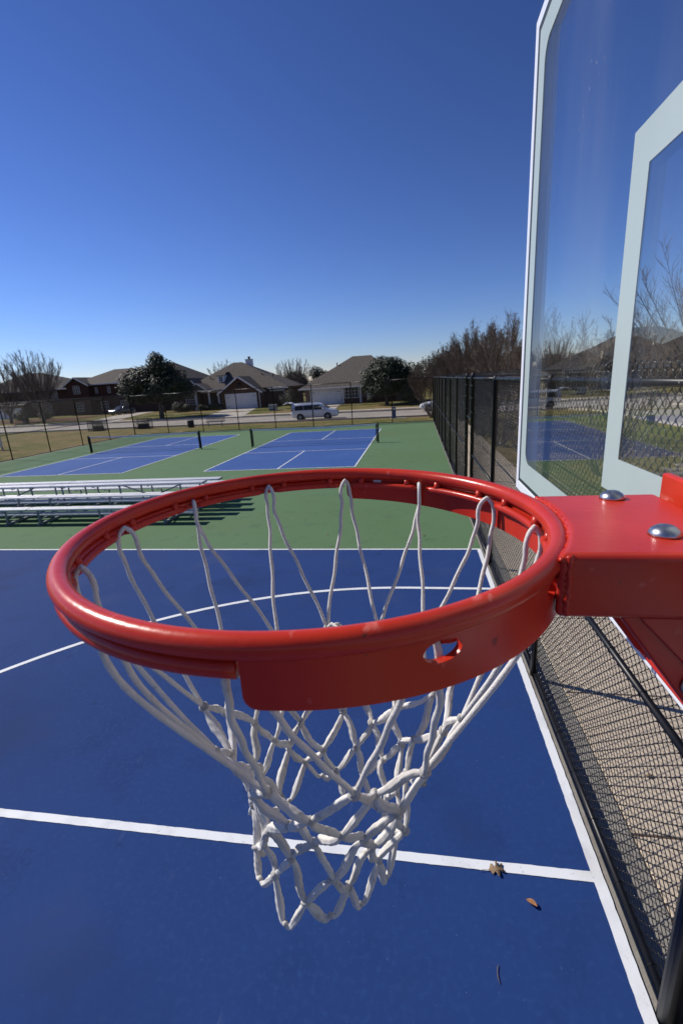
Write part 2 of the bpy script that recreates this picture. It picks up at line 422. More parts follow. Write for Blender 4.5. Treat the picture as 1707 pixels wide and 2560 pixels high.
FX, FYB, FXL = 1.165, 33.95, -22.25         # fence lines: right, back, left
court = struct(MB().box(FXL + .1, 1.1125, -22, FYB - .05, -.22, 0).build('court_surface', GREEN))
def lay(name, x0, x1, y0, y1, z, mt):
    o = MB().add([(x0, y0, z), (x1, y0, z), (x1, y1, z), (x0, y1, z)], [(0, 1, 2, 3)]).build(name, mt, court, recalc=False)
    return o
lay('basketball_court_paint', FXL + .11, 1.112, -21.9, 8.155, .004, BLUE)
LZ = .008
def line(a, b, wd=.05, z=LZ, jit=0):
    a = Vector((*a, z)); b = Vector((*b, z)); d = (b - a).normalized(); s_ = Vector((-d.y, d.x, 0)) * wd / 2
    N = max(1, int((b - a).length / .045)) if jit else 1
    rj = random.Random(int(a.x * 991 + b.y * 77)); V = []
    for i in range(N + 1):
        p = a.lerp(b, i / N); V += [p - s_ * (1 + rj.uniform(-jit, jit)), p + s_ * (1 + rj.uniform(-jit, jit))]
    MB().add(V, [(2 * i, 2 * i + 2, 2 * i + 3, 2 * i + 1) for i in range(N)]).build('court_line', LINE, court, recalc=False)
# basketball lines
line((1.078, -6), (1.078, 8.155), .068, .0085, .06)
line((FXL + .2, 8.13), (1.0435, 8.13), .05)
line((-4.75, 2.335), (1.0435, 2.335), .066, LZ, .05)
line((-4.75, -1.42), (1.0435, -1.42), .066)
line((-4.72, -1.386), (-4.72, 2.30), .066)
HC = Vector((-.1104, .4566, 2.955))
TR = 6.02
arc = [(HC.x + TR * math.cos(a), HC.y + TR * math.sin(a)) for a in np.linspace(PI / 2, 3 * PI / 2, 97)]
V = []
for a in np.linspace(PI / 2, 3 * PI / 2, 97):
    for q in (TR - .033, TR + .033): V.append((HC.x + q * math.cos(a), HC.y + q * math.sin(a), LZ))
MB().add(V, [(2 * i, 2 * i + 1, 2 * i + 3, 2 * i + 2) for i in range(96)]).build('court_line', LINE, court, recalc=False)
line((HC.x, HC.y + TR), (1.0435, HC.y + TR), .066); line((HC.x, HC.y - TR), (1.0435, HC.y - TR), .066)
# pickleball courts
PA = (-5.349, 23.526); PB = (-15.101, 23.70)
for (cx, cy) in (PA, PB):
    lay('pickleball_court_paint', cx - 3.05, cx + 3.05, cy - 6.7, cy + 6.7, .004, PBLUE)
    for sx in (-1, 1): line((cx + sx * 3.024, cy - 6.705), (cx + sx * 3.024, cy + 6.705))
    for yy in (-6.68, 6.68): line((cx - 2.999, cy + yy), (cx + 2.999, cy + yy))
    for yy in (-2.134, 2.134): line((cx - 2.999, cy + yy), (cx + 2.999, cy + yy))
    for sy in (-1, 1): line((cx, cy + sy * 2.16), (cx, cy + sy * 6.655))
# concrete strip under the fences
mb = MB()
mb.box(1.1135, 1.158, -22, 35, -.3, -.0015); mb.box(1.159, 1.43, -22, 35, -.3, -.048)
mb.box(FXL - .35, FXL + .098, -22, 34.5, -.3, -.03)
mb.box(FXL + .099, 1.1125, FYB - .048, 34.5, -.3, -.03)
struct(mb.build('concrete_edging', CONC, bevel=.01, seg=1))
# small grey kerb step between white line and bottom rail, in short cast lengths
sw = struct(MB().box(1.431, 3.3, -14, 45, -.3, -.09).build('sidewalk', CONC))
y = -14
slabs = []
while y < 44:
    slabs.append((y, min(y + 1.52, 44))); y += 1.52
me = MB().box(0, 1.83, 0, 1.505, 0, .05).mesh('slab')
for (a, b) in slabs:
    link('slab', me, BEIGE, sw, loc=(1.437, a, -.1015 + random.uniform(-.002, .001)), bevel=.008, seg=1)

# ------------------------------------------------------------------ chain link fences
def woven_mesh(length, height, n=5, detail=True, r_=.0026):
    """vertical strands of bent wire, each hooked round its neighbours"""
    P = .072; half = P / 2
    mb = MB()
    cols = int(round(length / half)); rows = int(height / half)
    ov = .0035; dep = .005
    for i in range(cols):
        x0 = i * half - ov; x1 = (i + 1) * half + ov
        pts = []
        for k in range(rows + 1):
            z = k * half
            right = (k + i) % 2 == 0
            x = x1 if right else x0
            if detail:
                f = dep if right else -dep
                pts.append((x - (.005 if right else -.005), -f * .9, z - .0045))
                pts.append((x, 0, z))
                pts.append((x - (.005 if right else -.005), f * .9, z + .0045))
            else:
                pts.append((x, 0, z))
        mb.tube(pts, r_, n, caps=False, smooth=detail)
    return mb.mesh('wire_mesh', recalc=False)
BAY = 2.808
M_NEAR = woven_mesh(BAY, 3.1, 5, True)
M_FAR = woven_mesh(BAY, 3.1, 3, False, .0029)
M_TRANS = woven_mesh(1.152, .93, 4, True)
M_NEAR.materials.append(MESHG); M_TRANS.materials.append(MESHG); M_FAR.materials.append(MESHB)

POST = {}
def post_mesh(r_, h):
    k = (r_, h)
    if k not in POST:
        mb = MB()
        mb.lathe([(r_, -.2), (r_, h - .05), (r_ * 1.12, h - .05), (r_ * 1.12, h - .01), (r_ * .95, h + .02), (r_ * .5, h + .045), (.004, h + .05)], n=14)
        POST[k] = mb.mesh('post'); POST[k].materials.append(BLACK)
    return POST[k]
def tie_rings(mb, a, b, step, r_):
    a = Vector(a); b = Vector(b); L = (b - a).length; d = (b - a).normalized()
    k = step * .5
    while k < L:
        c = a + d * k
        s_ = d.orthogonal().normalized(); t = d.cross(s_)
        mb.tube([c + (s_ * math.cos(q) + t * math.sin(q)) * r_ + d * .004 * math.sin(q) for q in np.linspace(0, 2 * PI, 11)[:-1]], .0022, 4, closed=True)
        k += step
def fence(name, label, stations, horiz, base, near_bays=(), skip=(), terminals=(), flip=1, group=None):
    """stations: positions along the fence; horiz: 'x' or 'y' run direction; base: the other coordinate"""
    def P(s_, off, z): return (base + off, s_, z) if horiz == 'y' else (s_, base + off, z)
    root = empty(name, P(stations[0], 0, 0), label, 'fence', group)
    o0 = Vector(root.location)
    for i, s_ in enumerate(stations):
        big = i in terminals
        link('post', post_mesh((.052) if i == 5 and near_bays else (.04 if big else .031), 3.06 if big else 3.0), None, root, loc=Vector(P(s_, 0, 0)) - o0)
    for i, (a, b) in enumerate(zip(stations[:-1], stations[1:])):
        if i in skip: continue
        for nm, z, r_, off in (('top_rail', 3.0, .0215, flip * .012), ('middle_rail', 1.392, .0205, flip * .006), ('bottom_rail', .024, .0215, flip * .017)):
            mb = MB(); mb.tube([P(a, off, z), P(b, off, z)], r_, 12)
            if i in near_bays: tie_rings(mb, P(a, off, z), P(b, off, z), .42, r_ + .0025)
            mb.build(nm, BLACK, root)
        me_ = M_NEAR if i in near_bays else M_FAR
        o = link('wire_mesh', me_, None, root, loc=Vector(P(a, flip * .036, 0.01)) - o0, kind='stuff')
        o.scale.x = abs(b - a) / BAY
        o.rotation_euler.z = (PI / 2 if horiz == 'y' else 0)
    return root
ry = [-12.4, -9.6, -6.8, -4.0, -1.15, 1.672, 4.42, 7.42, 10.28, 11.45, 14.3, 17.1, 19.9, 22.7, 25.5, 28.3, 31.1, FYB]
rf = fence('chain_link_fence', 'tall black chain link fence running beside the basketball hoop on the right', ry, 'y', FX, near_bays=(5, 6, 7, 9, 10, 11), skip=(8,), terminals=(5, 8, 9, 17), flip=1, group='black chain link fences')
# gate opening: header rail, mesh transom, latch bands
o0 = Vector(rf.location)
for z in (2.14, 3.0):
    MB().tube([(FX + .01, 10.28, z), (FX + .01, 11.45, z)], .0205, 12).build('top_rail', BLACK, rf)
o = link('wire_mesh', M_TRANS, None, rf, loc=Vector((FX + .036, 10.285, 2.12)) - o0, kind='stuff'); o.rotation_euler.z = PI / 2
for yq in (10.28, 11.45):
    for z in (.3, .6, .95, 1.3, 1.65, 2.0, 2.3, 2.6, 2.85):
        mb = MB(); mb.lathe([(.043, z - .012), (.045, z), (.043, z + .012)], (FX, yq, 0), n=12); mb.box(FX - .008, FX + .008, yq + .04, yq + .062, z - .01, z + .01)
        mb.build('band', BLACK, rf)
bx = [FXL] + [FXL + 2.926 * k for k in range(1, 8)] + [FX]
fence('chain_link_fence', 'black chain link fence across the far end of the pickleball courts', bx, 'x', FYB, terminals=(0, 8), flip=1, group='black chain link fences')
ly = [-11, -8.2, -5.4, -2.6, .2, 3.0, 5.8, 8.6, 11.4, 14.2, 17.0, 19.4, 22.2, 25.0, 27.9, 30.8, FYB]
fence('chain_link_fence', 'black chain link fence along the far left side above the brown lawn', ly, 'y', FXL, terminals=(16,), flip=-1, group='black chain link fences')

# ------------------------------------------------------------------ basketball hoop
hoop = empty('basketball_hoop', (1.75, .424, -.1), 'red basketball rim bolted to a clear glass backboard', 'basketball hoop')
RR, TUB = .2365, .0085
def rp(a, rad, dz):
    """point on the slightly tilted rim: angle a (deg), radius, height above tube centre"""
    x, y = rad * math.cos(R(a)), rad * math.sin(R(a))
    return Vector((HC.x + x, HC.y + y, HC.z + dz - .0082 * x + .0109 * y))
ring = MB().tube([rp(a, RR, 0) for a in np.arange(0, 360, 3)], TUB, 20, closed=True).build('rim', RED, hoop)
# rod segments below the tube that hold the net, with weld stubs
for k in range(12):
    a0, a1 = 30 * k + 2.1, 30 * k + 27.9
    mb = MB()
    A = np.linspace(a0, a1, 15)
    rad = [.0030] + [.0046] * 13 + [.0030]
    mb.tube([rp(a, RR - .006, -.0165) for a in A], rad, 10)
    for a in (a0 + 4.0, a1 - 4.0):
        mb.tube([rp(a, RR - .0055, -.0165), rp(a, RR - .003, -.005)], [.0044, .0052], 8)
    mb.build('net_rod', RED, ring)
def band(a0, a1, zb, ztp, rad, th, holes=(), rc=.009):
    """curved steel plate; holes: (angle, half width deg, z, half height)"""
    mb = MB()
    def W(a, z, q): return rp(a, q, z)
    def ZB(a): return zb - .0085 * max(0, math.cos(R(a)))
    def grid(b0, b1, clip=None):
        N = max(2, int((b1 - b0) / 1.5)); M = 8
        As = sorted(set([b0 + (b1 - b0) * i / N for i in range(N + 1)] + [q for q in [a0 + d_ for d_ in (.08, .2, .4, .7, 1.1, 1.5, 2.0)] + [a1 - d_ for d_ in (.08, .2, .4, .7, 1.1, 1.5, 2.0)] if b0 < q < b1])); N = len(As) - 1
        for q, inv in ((rad, 0), (rad - th, 1)):
            vs = []
            for i in range(N + 1):
                a = As[i]
                lo = ZB(a)
                for (e, sgn) in ((a0, 1), (a1, -1)):
                    d = (a - e) * sgn * PI / 180 * rad
                    if d < rc: lo = max(lo, ZB(a) + rc - math.sqrt(max(0, rc * rc - (rc - d) ** 2)))
                for j in range(M + 1): vs.append(W(a, lo + (ztp - lo) * j / M, q))
            mb.add(vs, [(i * (M + 1) + j, (i + 1) * (M + 1) + j, (i + 1) * (M + 1) + j + 1, i * (M + 1) + j + 1) for i in range(N) for j in range(M)], True)
        # lower edge
        vs = []
        for i in range(N + 1):
            a = As[i]; lo = ZB(a)
            for (e, sgn) in ((a0, 1), (a1, -1)):
                d = (a - e) * sgn * PI / 180 * rad
                if d < rc: lo = max(lo, ZB(a) + rc - math.sqrt(max(0, rc * rc - (rc - d) ** 2)))
            vs += [W(a, lo, rad), W(a, lo, rad - th)]
        mb.add(vs, [(2 * i, 2 * i + 2, 2 * i + 3, 2 * i + 1) for i in range(N)], True)
    def patch(ac, hw, zc, hh, pw):
        K = 40; loops = {}
        for q in (rad, rad - th):
            E = []; O = []
            for i in range(K):
                t = 2 * PI * i / K; c, s_ = math.cos(t), math.sin(t)
                E.append(W(ac + hw * c, zc + hh * s_, q))
                k = 1 / max(abs(c), abs(s_))
                zz = zc + (s_ * k) * ((ztp - zc) if s_ > 0 else (zc - ZB(ac + pw * c * k)))
                O.append((ac + pw * c * k, zz))
            vs = []
            for lv in range(5):
                f = lv / 4
                for i in range(K):
                    t = 2 * PI * i / K
                    aa = (ac + hw * math.cos(t)) * (1 - f) + O[i][0] * f; zz = (zc + hh * math.sin(t)) * (1 - f) + O[i][1] * f
                    vs.append(W(aa, zz, q))
            mb.add(vs, [(l * K + i, l * K + (i + 1) % K, (l + 1) * K + (i + 1) % K, (l + 1) * K + i) for l in range(4) for i in range(K)], True)
            loops[q] = E
        mb.add(loops[rad] + loops[rad - th], [(i, (i + 1) % K, (i + 1) % K + K, i + K) for i in range(K)], True)
        N = 12; vs = []
        for i in range(N + 1):
            a = ac - pw + 2 * pw * i / N; vs += [W(a, ZB(a), rad), W(a, ZB(a), rad - th)]
        mb.add(vs, [(2 * i, 2 * i + 2, 2 * i + 3, 2 * i + 1) for i in range(N)], True)
    cur = a0
    for (ac, hw, zc, hh) in holes:
        pw = hw + 2.5
        grid(cur, ac - pw); patch(ac, hw, zc, hh, pw); cur = ac + pw
    grid(cur, a1)
    for e in (a0, a1):
        z0_, z1_ = ZB(e) + rc, ztp
        mb.add([W(e, z0_, rad), W(e, z1_, rad), W(e, z1_, rad - th), W(e, z0_, rad - th)], [(0, 1, 2, 3)])
    return mb
band(-88.3, 90, -.0395, -.001, RR + .0048, .005, holes=[(-59, 3.3, -.0170, .0078), (-29.5, 3.0, -.0170, .0078)]).build('reinforcing_plate', RED, hoop)
MB().tube([rp(a, RR + .0002, -.0148) for a in np.arange(91, 271.3, 2)], .0064, 12).build('rim_flange', RED, hoop)
sl_ = [rp(a, RR + .0018, z) for z in (-.0185, -.0105) for a in np.linspace(68, 86, 10)]
MB().add(sl_, [(i, i + 1, i + 11, i + 10) for i in range(9)]).build('gap_shade_strip', GASK, hoop)  # black sheet added as painted shade for the gap between rod and tube
# sticker on the far inner face
st = [rp(a, RR - .0015, z) for z in (-.0205, -.0095) for a in np.linspace(76.5, 79.5, 4)]
MB().add(st, [(i, i + 1, i + 5, i + 4) for i in range(3)]).build('sticker', TRIM, hoop)
# mounting arm: a folded box, its nose cut to the rim
AY0, AY1, AZ0, AZ1 = .338, .516, 2.9095, 2.9625
poly = [(.247, AY0), (.247, AY1)]
for q in np.linspace(math.asin((AY1 - HC.y) / (RR + .006)), math.asin((AY0 - HC.y) / (RR + .006)), 13):
    poly.append((HC.x + (RR + .006) * math.cos(q), HC.y + (RR + .006) * math.sin(q)))
arm = MB().prism(poly, AZ0, AZ1).build('mounting_arm', RED, hoop, bevel=.006, seg=4)
# weld beads
random.seed(3)
for dz, rad, a0, a1, nm in ((.006, RR + .0085, -29, 14, 0), (.0045, RR + .0145, -28, 14, 1)):
    pts = []; rs = []
    for a in np.arange(a0, a1, .55):
        pts.append(rp(a, rad + random.uniform(-.0012, .0012), dz + random.uniform(-.001, .0006))); rs.append(random.uniform(.0018, .0032))
    MB().tube(pts, rs, 8).build('weld_bead', RED, hoop)
for yq in (AY0 + .001, ):
    pts = []; rs = []
    for z in np.arange(AZ0 + .004, AZ1 - .001, .0025):
        pts.append((.1105 + random.uniform(-.001, .001), yq + random.uniform(-.0015, .0015), z)); rs.append(random.uniform(.0022, .0036))
    MB().tube(pts, rs, 8).build('weld_bead', RED, hoop)
# gusset under the arm, back plate, bolts
gp = [(.150, AZ0 + .001), (.2545, AZ0 + .001), (.2545, 2.772), (.2415, 2.783)]
MB().prism(gp, AY0 + .006, AY0 + .014, 'y').build('gusset', RED, hoop, bevel=.0025)
gq = [(.163, AZ0 + .0008), (.2545, AZ0 + .0008), (.2545, 2.862), (.2075, 2.862)]
MB().prism(gq, AY0 + .003, AY0 + .0065, 'y').build('gusset', RED, hoop, bevel=.0015)
MB().prism(gp, AY1 - .014, AY1 - .006, 'y').build('gusset', RED, hoop, bevel=.0025)
MB().box(.2552, .2645, .322, .526, 2.765, 2.9825).build('back_plate', RED, hoop, bevel=.003)
def dome(c, rad, axis, sgn=1, name='bolt'):
    pr_ = [(rad, 0), (rad * .98, .0022), (rad * .82, .0052), (rad * .5, .0078), (rad * .15, .0088)]
    if sgn < 0: pr_ = [(q, -h) for q, h in pr_]
    return MB().lathe(pr_, c, 28, axis).build(name, STEEL, hoop)
dome((.1975, .497, AZ1), .0120, 'z'); dome((.1935, .3815, AZ1), .0120, 'z')
dome((.2115, AY0 + .006, 2.851), .0115, 'y', -1)
dome((.236, AY0 + .006, 2.80), .0115, 'y', -1)
# backboard: glass, printed border and target square, aluminium frame
BX = .270
BY0, BY1, BZ0, BZ1 = .424 - .871, .424 + .871, 2.787, 3.812
fwid = .024
MB().box(BX, BX + .008, BY0 + fwid, BY1 - fwid, BZ0 + fwid, BZ1 - fwid).build('glass', GLASS, hoop)
def frame_piece(name, y0, y1, z0, z1, x0, x1, mt, bev=.002): return MB().box(x0, x1, y0, y1, z0, z1).build(name, mt, hoop, bevel=bev)
FD = .040
frame_piece('frame', BY1 - fwid, BY1, BZ0, BZ1, BX - .004, BX + FD, WFRAME)
frame_piece('frame', BY0, BY0 + fwid, BZ0, BZ1, BX - .004, BX + FD, WFRAME)
frame_piece('frame', BY0 + fwid, BY1 - fwid, BZ1 - fwid, BZ1, BX - .004, BX + FD, WFRAME)
frame_piece('frame', BY0 + fwid, BY1 - fwid, BZ0, BZ0 + fwid, BX - .004, BX + FD, WFRAME)
gk = .009
for (a, b, c, d) in ((BY1 - fwid - gk, BY1 - fwid, BZ0 + fwid, BZ1 - fwid), (BY0 + fwid, BY0 + fwid + gk, BZ0 + fwid, BZ1 - fwid), (BY0 + fwid + gk, BY1 - fwid - gk, BZ1 - fwid - gk, BZ1 - fwid), (BY0 + fwid + gk, BY1 - fwid - gk, BZ0 + fwid, BZ0 + fwid + gk)):
    frame_piece('gasket', a, b, c, d, BX - .002, BX - .0004, GASK, 0)
def ring_poly(outer, inner, x0, x1):
    """flat band between two closed outlines with the same number of points"""
    k = len(outer); mb = MB()
    vs = [(x0, *p) for p in outer] + [(x0, *p) for p in inner] + [(x1, *p) for p in outer] + [(x1, *p) for p in inner]
    fs = []
    for i in range(k):
        j = (i + 1) % k
        fs += [(i, j, j + k, i + k), (i + 2 * k, i + 3 * k, j + 3 * k, j + 2 * k), (i, i + 2 * k, j + 2 * k, j), (i + k, j + k, j + 3 * k, i + 3 * k)]
    return mb.add(vs, fs)
def rrect(y0, y1, z0, z1, rad, n=8):
    p = []
    for cy, cz, a0 in ((y1 - rad, z1 - rad, 0), (y0 + rad, z1 - rad, 90), (y0 + rad, z0 + rad, 180), (y1 - rad, z0 + rad, 270)):
        for k in range(n + 1):
            a = R(a0 + 90 * k / n); p.append((cy + rad * math.cos(a), cz + rad * math.sin(a)))
    return p
e = fwid + gk
ring_poly(rrect(BY0 + e, BY1 - e, BZ0 + e, BZ1 - e, .002), rrect(BY0 + .082, BY1 - .082, BZ0 + .082, BZ1 - .082, .035), BX - .0016, BX - .0004).build('printed_border', CERAM, hoop)
cy = .424
ring_poly(rrect(cy - .293, cy + .293, 2.923, 3.366, .001), rrect(cy - .245, cy + .245, 2.971, 3.318, .001), BX - .0016, BX - .0004).build('target_square', CERAM, hoop)
mb = MB(); mb.box(BX - .004, BX + .03, .16, .66, 2.746, 2.7865); mb.build('mounting_rail', WFRAME, hoop, bevel=.003)
for yq in (.585, .50, .44): MB().lathe([(.006, 2.738), (.006, 2.7465)], (BX + .012, yq, 0), 10).build('bolt', STEEL, hoop)
# support behind: arm and post (outside the picture)
mb = MB(); mb.bar((BX + .04, .40, 2.98), (1.62, .424, 3.12), .10, .16); mb.bar((BX + .04, .40, 3.6), (1.62, .424, 3.2), .05, .05)
mb.box(BX + .012, BX + .05, .30, .47, 2.80, 3.70)
mb.build('support_arm', GALV, hoop, bevel=.006)
MB().lathe([(.085, -.2), (.085, 3.3), (.07, 3.34)], (1.75, .424, 0), 24).build('support_pole', GALV, hoop)

# ------------------------------------------------------------------ net
net = empty('basketball_net', (HC.x, HC.y, 2.5), 'white braided nylon net hanging from the red rim', 'net')
random.seed(11)
NC = Vector((-.1, .449, 0))
def strand(pts, rad, name, mt, n=10, parent=net):
    """tube with uv: u round, v along (in cm)"""
    mb = MB(); mb.tube(pts, rad, n)
    o = mb.build(name, mt, parent, recalc=False)
    me_ = o.data
    uvl = me_.uv_layers.new(name='UVMap')
    L = [0]
    for a, b in zip(pts[:-1], pts[1:]): L.append(L[-1] + (Vector(b) - Vector(a)).length * 100)
    for pl in me_.polygons:
        wrap = len(pl.vertices) == 4 and (max(v % n for v in pl.vertices) - min(v % n for v in pl.vertices)) > 1
        for li, vi in zip(pl.loop_indices, pl.vertices):
            j = vi % n
            u = j / n
            if wrap and j == 0: u = 1
            uvl.data[li].uv = (u, L[min(vi // n, len(L) - 1)])
    return o
def bez(a, b, c, d, n):
    return [a * (1 - t) ** 3 + b * 3 * t * (1 - t) ** 2 + c * 3 * t * t * (1 - t) + d * t ** 3 for t in np.linspace(0, 1, n)]
LV = [(2.750, .147), (2.711, .126), (2.671, .110), (2.634, .099), (2.597, .092), (2.561, .087), (2.529, .083)]
NL = len(LV)
KN = []
for l, (z, rad) in enumerate(LV):
    row = []
    for k in range(12):
        a = R(15 + 30 * k + 15 * l)
        j = .0035 if l == 0 else .0062
        q = rad * (1 + random.uniform(-.07, .07) * (l > 0))
        row.append(Vector((NC.x - .0045 * l + q * math.cos(a) + random.uniform(-j, j), NC.y - .0028 * l + q * math.sin(a) + random.uniform(-j, j), z + random.uniform(-j, j) * 1.1)))
    KN.append(row)
# pull a few bottom loops out of line, as a used net hangs
for (l, k, v) in ((6, 2, (.010, 0, .022)), (6, 9, (-.008, .004, -.010)), (6, 6, (0, 0, .014)), (5, 1, (.008, 0, .010)), (6, 0, (.004, .004, .018)), (6, 4, (-.006, .002, .012))): KN[l][k] += Vector(v)
# plain cords: one loop over each rod gap, legs to the two neighbouring knots
for k in range(12):
    a = 30 * k
    outw = Vector((math.cos(R(a)), math.sin(R(a)), 0)); tan = Vector((-math.sin(R(a)), math.cos(R(a)), 0))
    flip = 1 if k % 2 else -1
    legs = []
    for s_ in (-1, 1):
        kn = KN[0][k if s_ > 0 else k - 1]
        rad = RR - (.0215 if s_ * flip > 0 else .0045)
        st = rp(a + s_ * random.uniform(.9, 1.7), rad, -.030)
        bow = random.uniform(.001, .006)
        if (a, s_) in ((330, 1), (240, -1), (210, 1)): bow = .014
        side = tan * random.uniform(-.009, .009)
        c1 = st + Vector((0, 0, -.034)) + outw * (.5 * bow) + outw * .001 + side
        c2 = kn + (st - kn) * .5 + outw * bow * .5 + Vector((0, 0, -.005 - bow * .4)) - side * .5
        pts = bez(st, c1, c2, kn, 24)
        ph = random.uniform(0, 6)
        pts = [q_ + tan * .0009 * math.sin(i * .9 + ph) for i, q_ in enumerate(pts)]
        legs.append(pts)
    m0, m1 = legs[0][0], legs[1][0]
    top = rp(a, RR - .013, -.0075)
    over = bez(m0, m0 + Vector((0, 0, .017)), top + (m0 - top) * .35 + Vector((0, 0, .004)), top, 7)[1:] + bez(top, top + (m1 - top) * .35 + Vector((0, 0, .004)), m1 + Vector((0, 0, .017)), m1, 7)[1:-1]
    path = legs[0][::-1] + over + legs[1]
    strand(path, [.0026 * (1 + .06 * math.sin(i * 1.7)) for i in range(len(path))], 'hanging_cord', CORD, 10)
# puffed braided strands between knots
def puffy(pts, rmax=.0052):
    """a slack braided tube: creased along its length, pinched at the knots"""
    n, NR = 18, 30
    P = [Vector(q) for q in pts]; L = [0]
    for a_, b_ in zip(P[:-1], P[1:]): L.append(L[-1] + (b_ - a_).length)
    def at(t):
        s_ = t * L[-1]
        for i in range(len(L) - 1):
            if s_ <= L[i + 1] + 1e-9: return P[i].lerp(P[i + 1], (s_ - L[i]) / max(1e-9, L[i + 1] - L[i]))
        return P[-1]
    ph = random.uniform(0, 6.28); tw = random.uniform(-1.8, 1.8); wob = random.uniform(.06, .16); cr = random.choice((2, 3, 3)); flat = random.uniform(.72, .95); fa = random.uniform(0, PI)
    vs = []; u = None
    for i in range(NR + 1):
        t = i / NR; c = at(t); d = (at(min(1, t + .03)) - at(max(0, t - .03))).normalized()
        if u is None: u = d.orthogonal().normalized()
        u = (u - d * u.dot(d)).normalized(); v = d.cross(u)
        s_ = max(0, math.sin(PI * t)) ** .62
        r_ = .0019 + (rmax - .0019) * s_ * (1 + wob * math.sin(t * 11 + ph))
        for j in range(n):
            th = 2 * PI * j / n
            k = 1 + .16 * s_ * math.cos(cr * 2 * th + tw * t * 4 + ph) + .05 * math.cos(th * 2 + t * 34 + ph)
            w_ = u * math.cos(th) + v * math.sin(th)
            e = flat if True else 1
            q = u * math.cos(fa) + v * math.sin(fa)
            w_ = w_ - q * w_.dot(q) * (1 - e) * s_
            vs.append(c + w_ * r_ * k)
    fs = [(i * n + j, i * n + (j + 1) % n, (i + 1) * n + (j + 1) % n, (i + 1) * n + j) for i in range(NR) for j in range(n)] + [tuple(reversed(range(n))), tuple(NR * n + j for j in range(n))]
    mb = MB(); mb.add(vs, fs, True)
    o = mb.build('braided_strand', BRAID, net, recalc=False)
    uvl = o.data.uv_layers.new(name='UVMap')
    for pl in o.data.polygons:
        wrap = len(pl.vertices) == 4 and (max(q % n for q in pl.vertices) - min(q % n for q in pl.vertices)) > 1
        for li, vi in zip(pl.loop_indices, pl.vertices):
            uvl.data[li].uv = (1 if wrap and vi % n == 0 else (vi % n) / n, vi // n * L[-1] * 100 / NR)
def span(a_, b_, sag=.0045):
    off = Vector((random.uniform(-1, 1), random.uniform(-1, 1), random.uniform(-.6, .3))) * sag
    off2 = Vector((random.uniform(-1, 1), random.uniform(-1, 1), random.uniform(-.6, .6))) * sag * .5
    return [a_ + (b_ - a_) * t + off * math.sin(PI * t) + off2 * math.sin(2 * PI * t) for t in np.linspace(0, 1, 13)]
for l in range(NL - 2):
    for k in range(12):
        # row l+1 is turned half a step: knot k sits between knots k and k+1 of row l
        puffy(span(KN[l][k], KN[l + 1][k]), random.uniform(.0039, .0049))
        puffy(span(KN[l][(k + 1) % 12], KN[l + 1][k]), random.uniform(.0039, .0049))
for k in range(12):       # open loops at the bottom hem
    a_, b_, c_ = KN[NL - 2][k], KN[NL - 2][(k + 1) % 12], KN[NL - 1][k]
    puffy(bez(a_, a_ + (c_ - a_) * .75 + Vector((0, 0, -.012)), c_ + Vector((0, 0, -.010)) + (a_ - b_) * .18, c_ + Vector((0, 0, -.004)), 10), random.uniform(.0039, .0048))
    puffy(bez(b_, b_ + (c_ - b_) * .75 + Vector((0, 0, -.012)), c_ + Vector((0, 0, -.010)) + (b_ - a_) * .18, c_ + Vector((0, 0, -.004)), 10), random.uniform(.0039, .0048))
for l in range(NL):
    for k in range(12):
        c = KN[l][k] + (Vector((0, 0, -.004)) if l == NL - 1 else Vector((0, 0, 0))); mb = MB()
        rot = random.uniform(0, PI); tl = random.uniform(-.5, .5)
        q = random.uniform(.0038, .0050)
        P = []
        for t in np.linspace(0, 2 * PI, 15)[:-1]:
            v = Vector((math.cos(t) * q * .72, math.sin(t) * q * .5, math.sin(t + tl) * q * .55))
            v.rotate(Matrix.Rotation(rot, 3, 'Z')); P.append(c + v)
        if l < NL - 1: mb.tube(P, .0025, 8, closed=True)
        v = Vector((q * .9, 0, 0)); v.rotate(Matrix.Rotation(rot + .6, 3, 'Z'))
        if l == NL - 1: mb.lathe([(.0005, -.0036), (.0024, -.0026), (.0034, 0), (.0024, .0026), (.0005, .0036)], c, 10)
        else: mb.tube([c - v, c + Vector((0, 0, .002)), c + v], [.0020, .0036, .0020], 8)
        mb.build('knot', KNOT, net)
# loose ends tied off at one knot
c = KN[0][3]
for q in (0, 1):
    strand([c, c + Vector((.008, -.004, .006 + .003 * q)), c + Vector((.017, -.006 * q, .007 - .004 * q)), c + Vector((.022, -.008 * q, .001 + .006 * q))], [.0024, .0027, .0029, .0030], 'loose_end', CORD, 8)

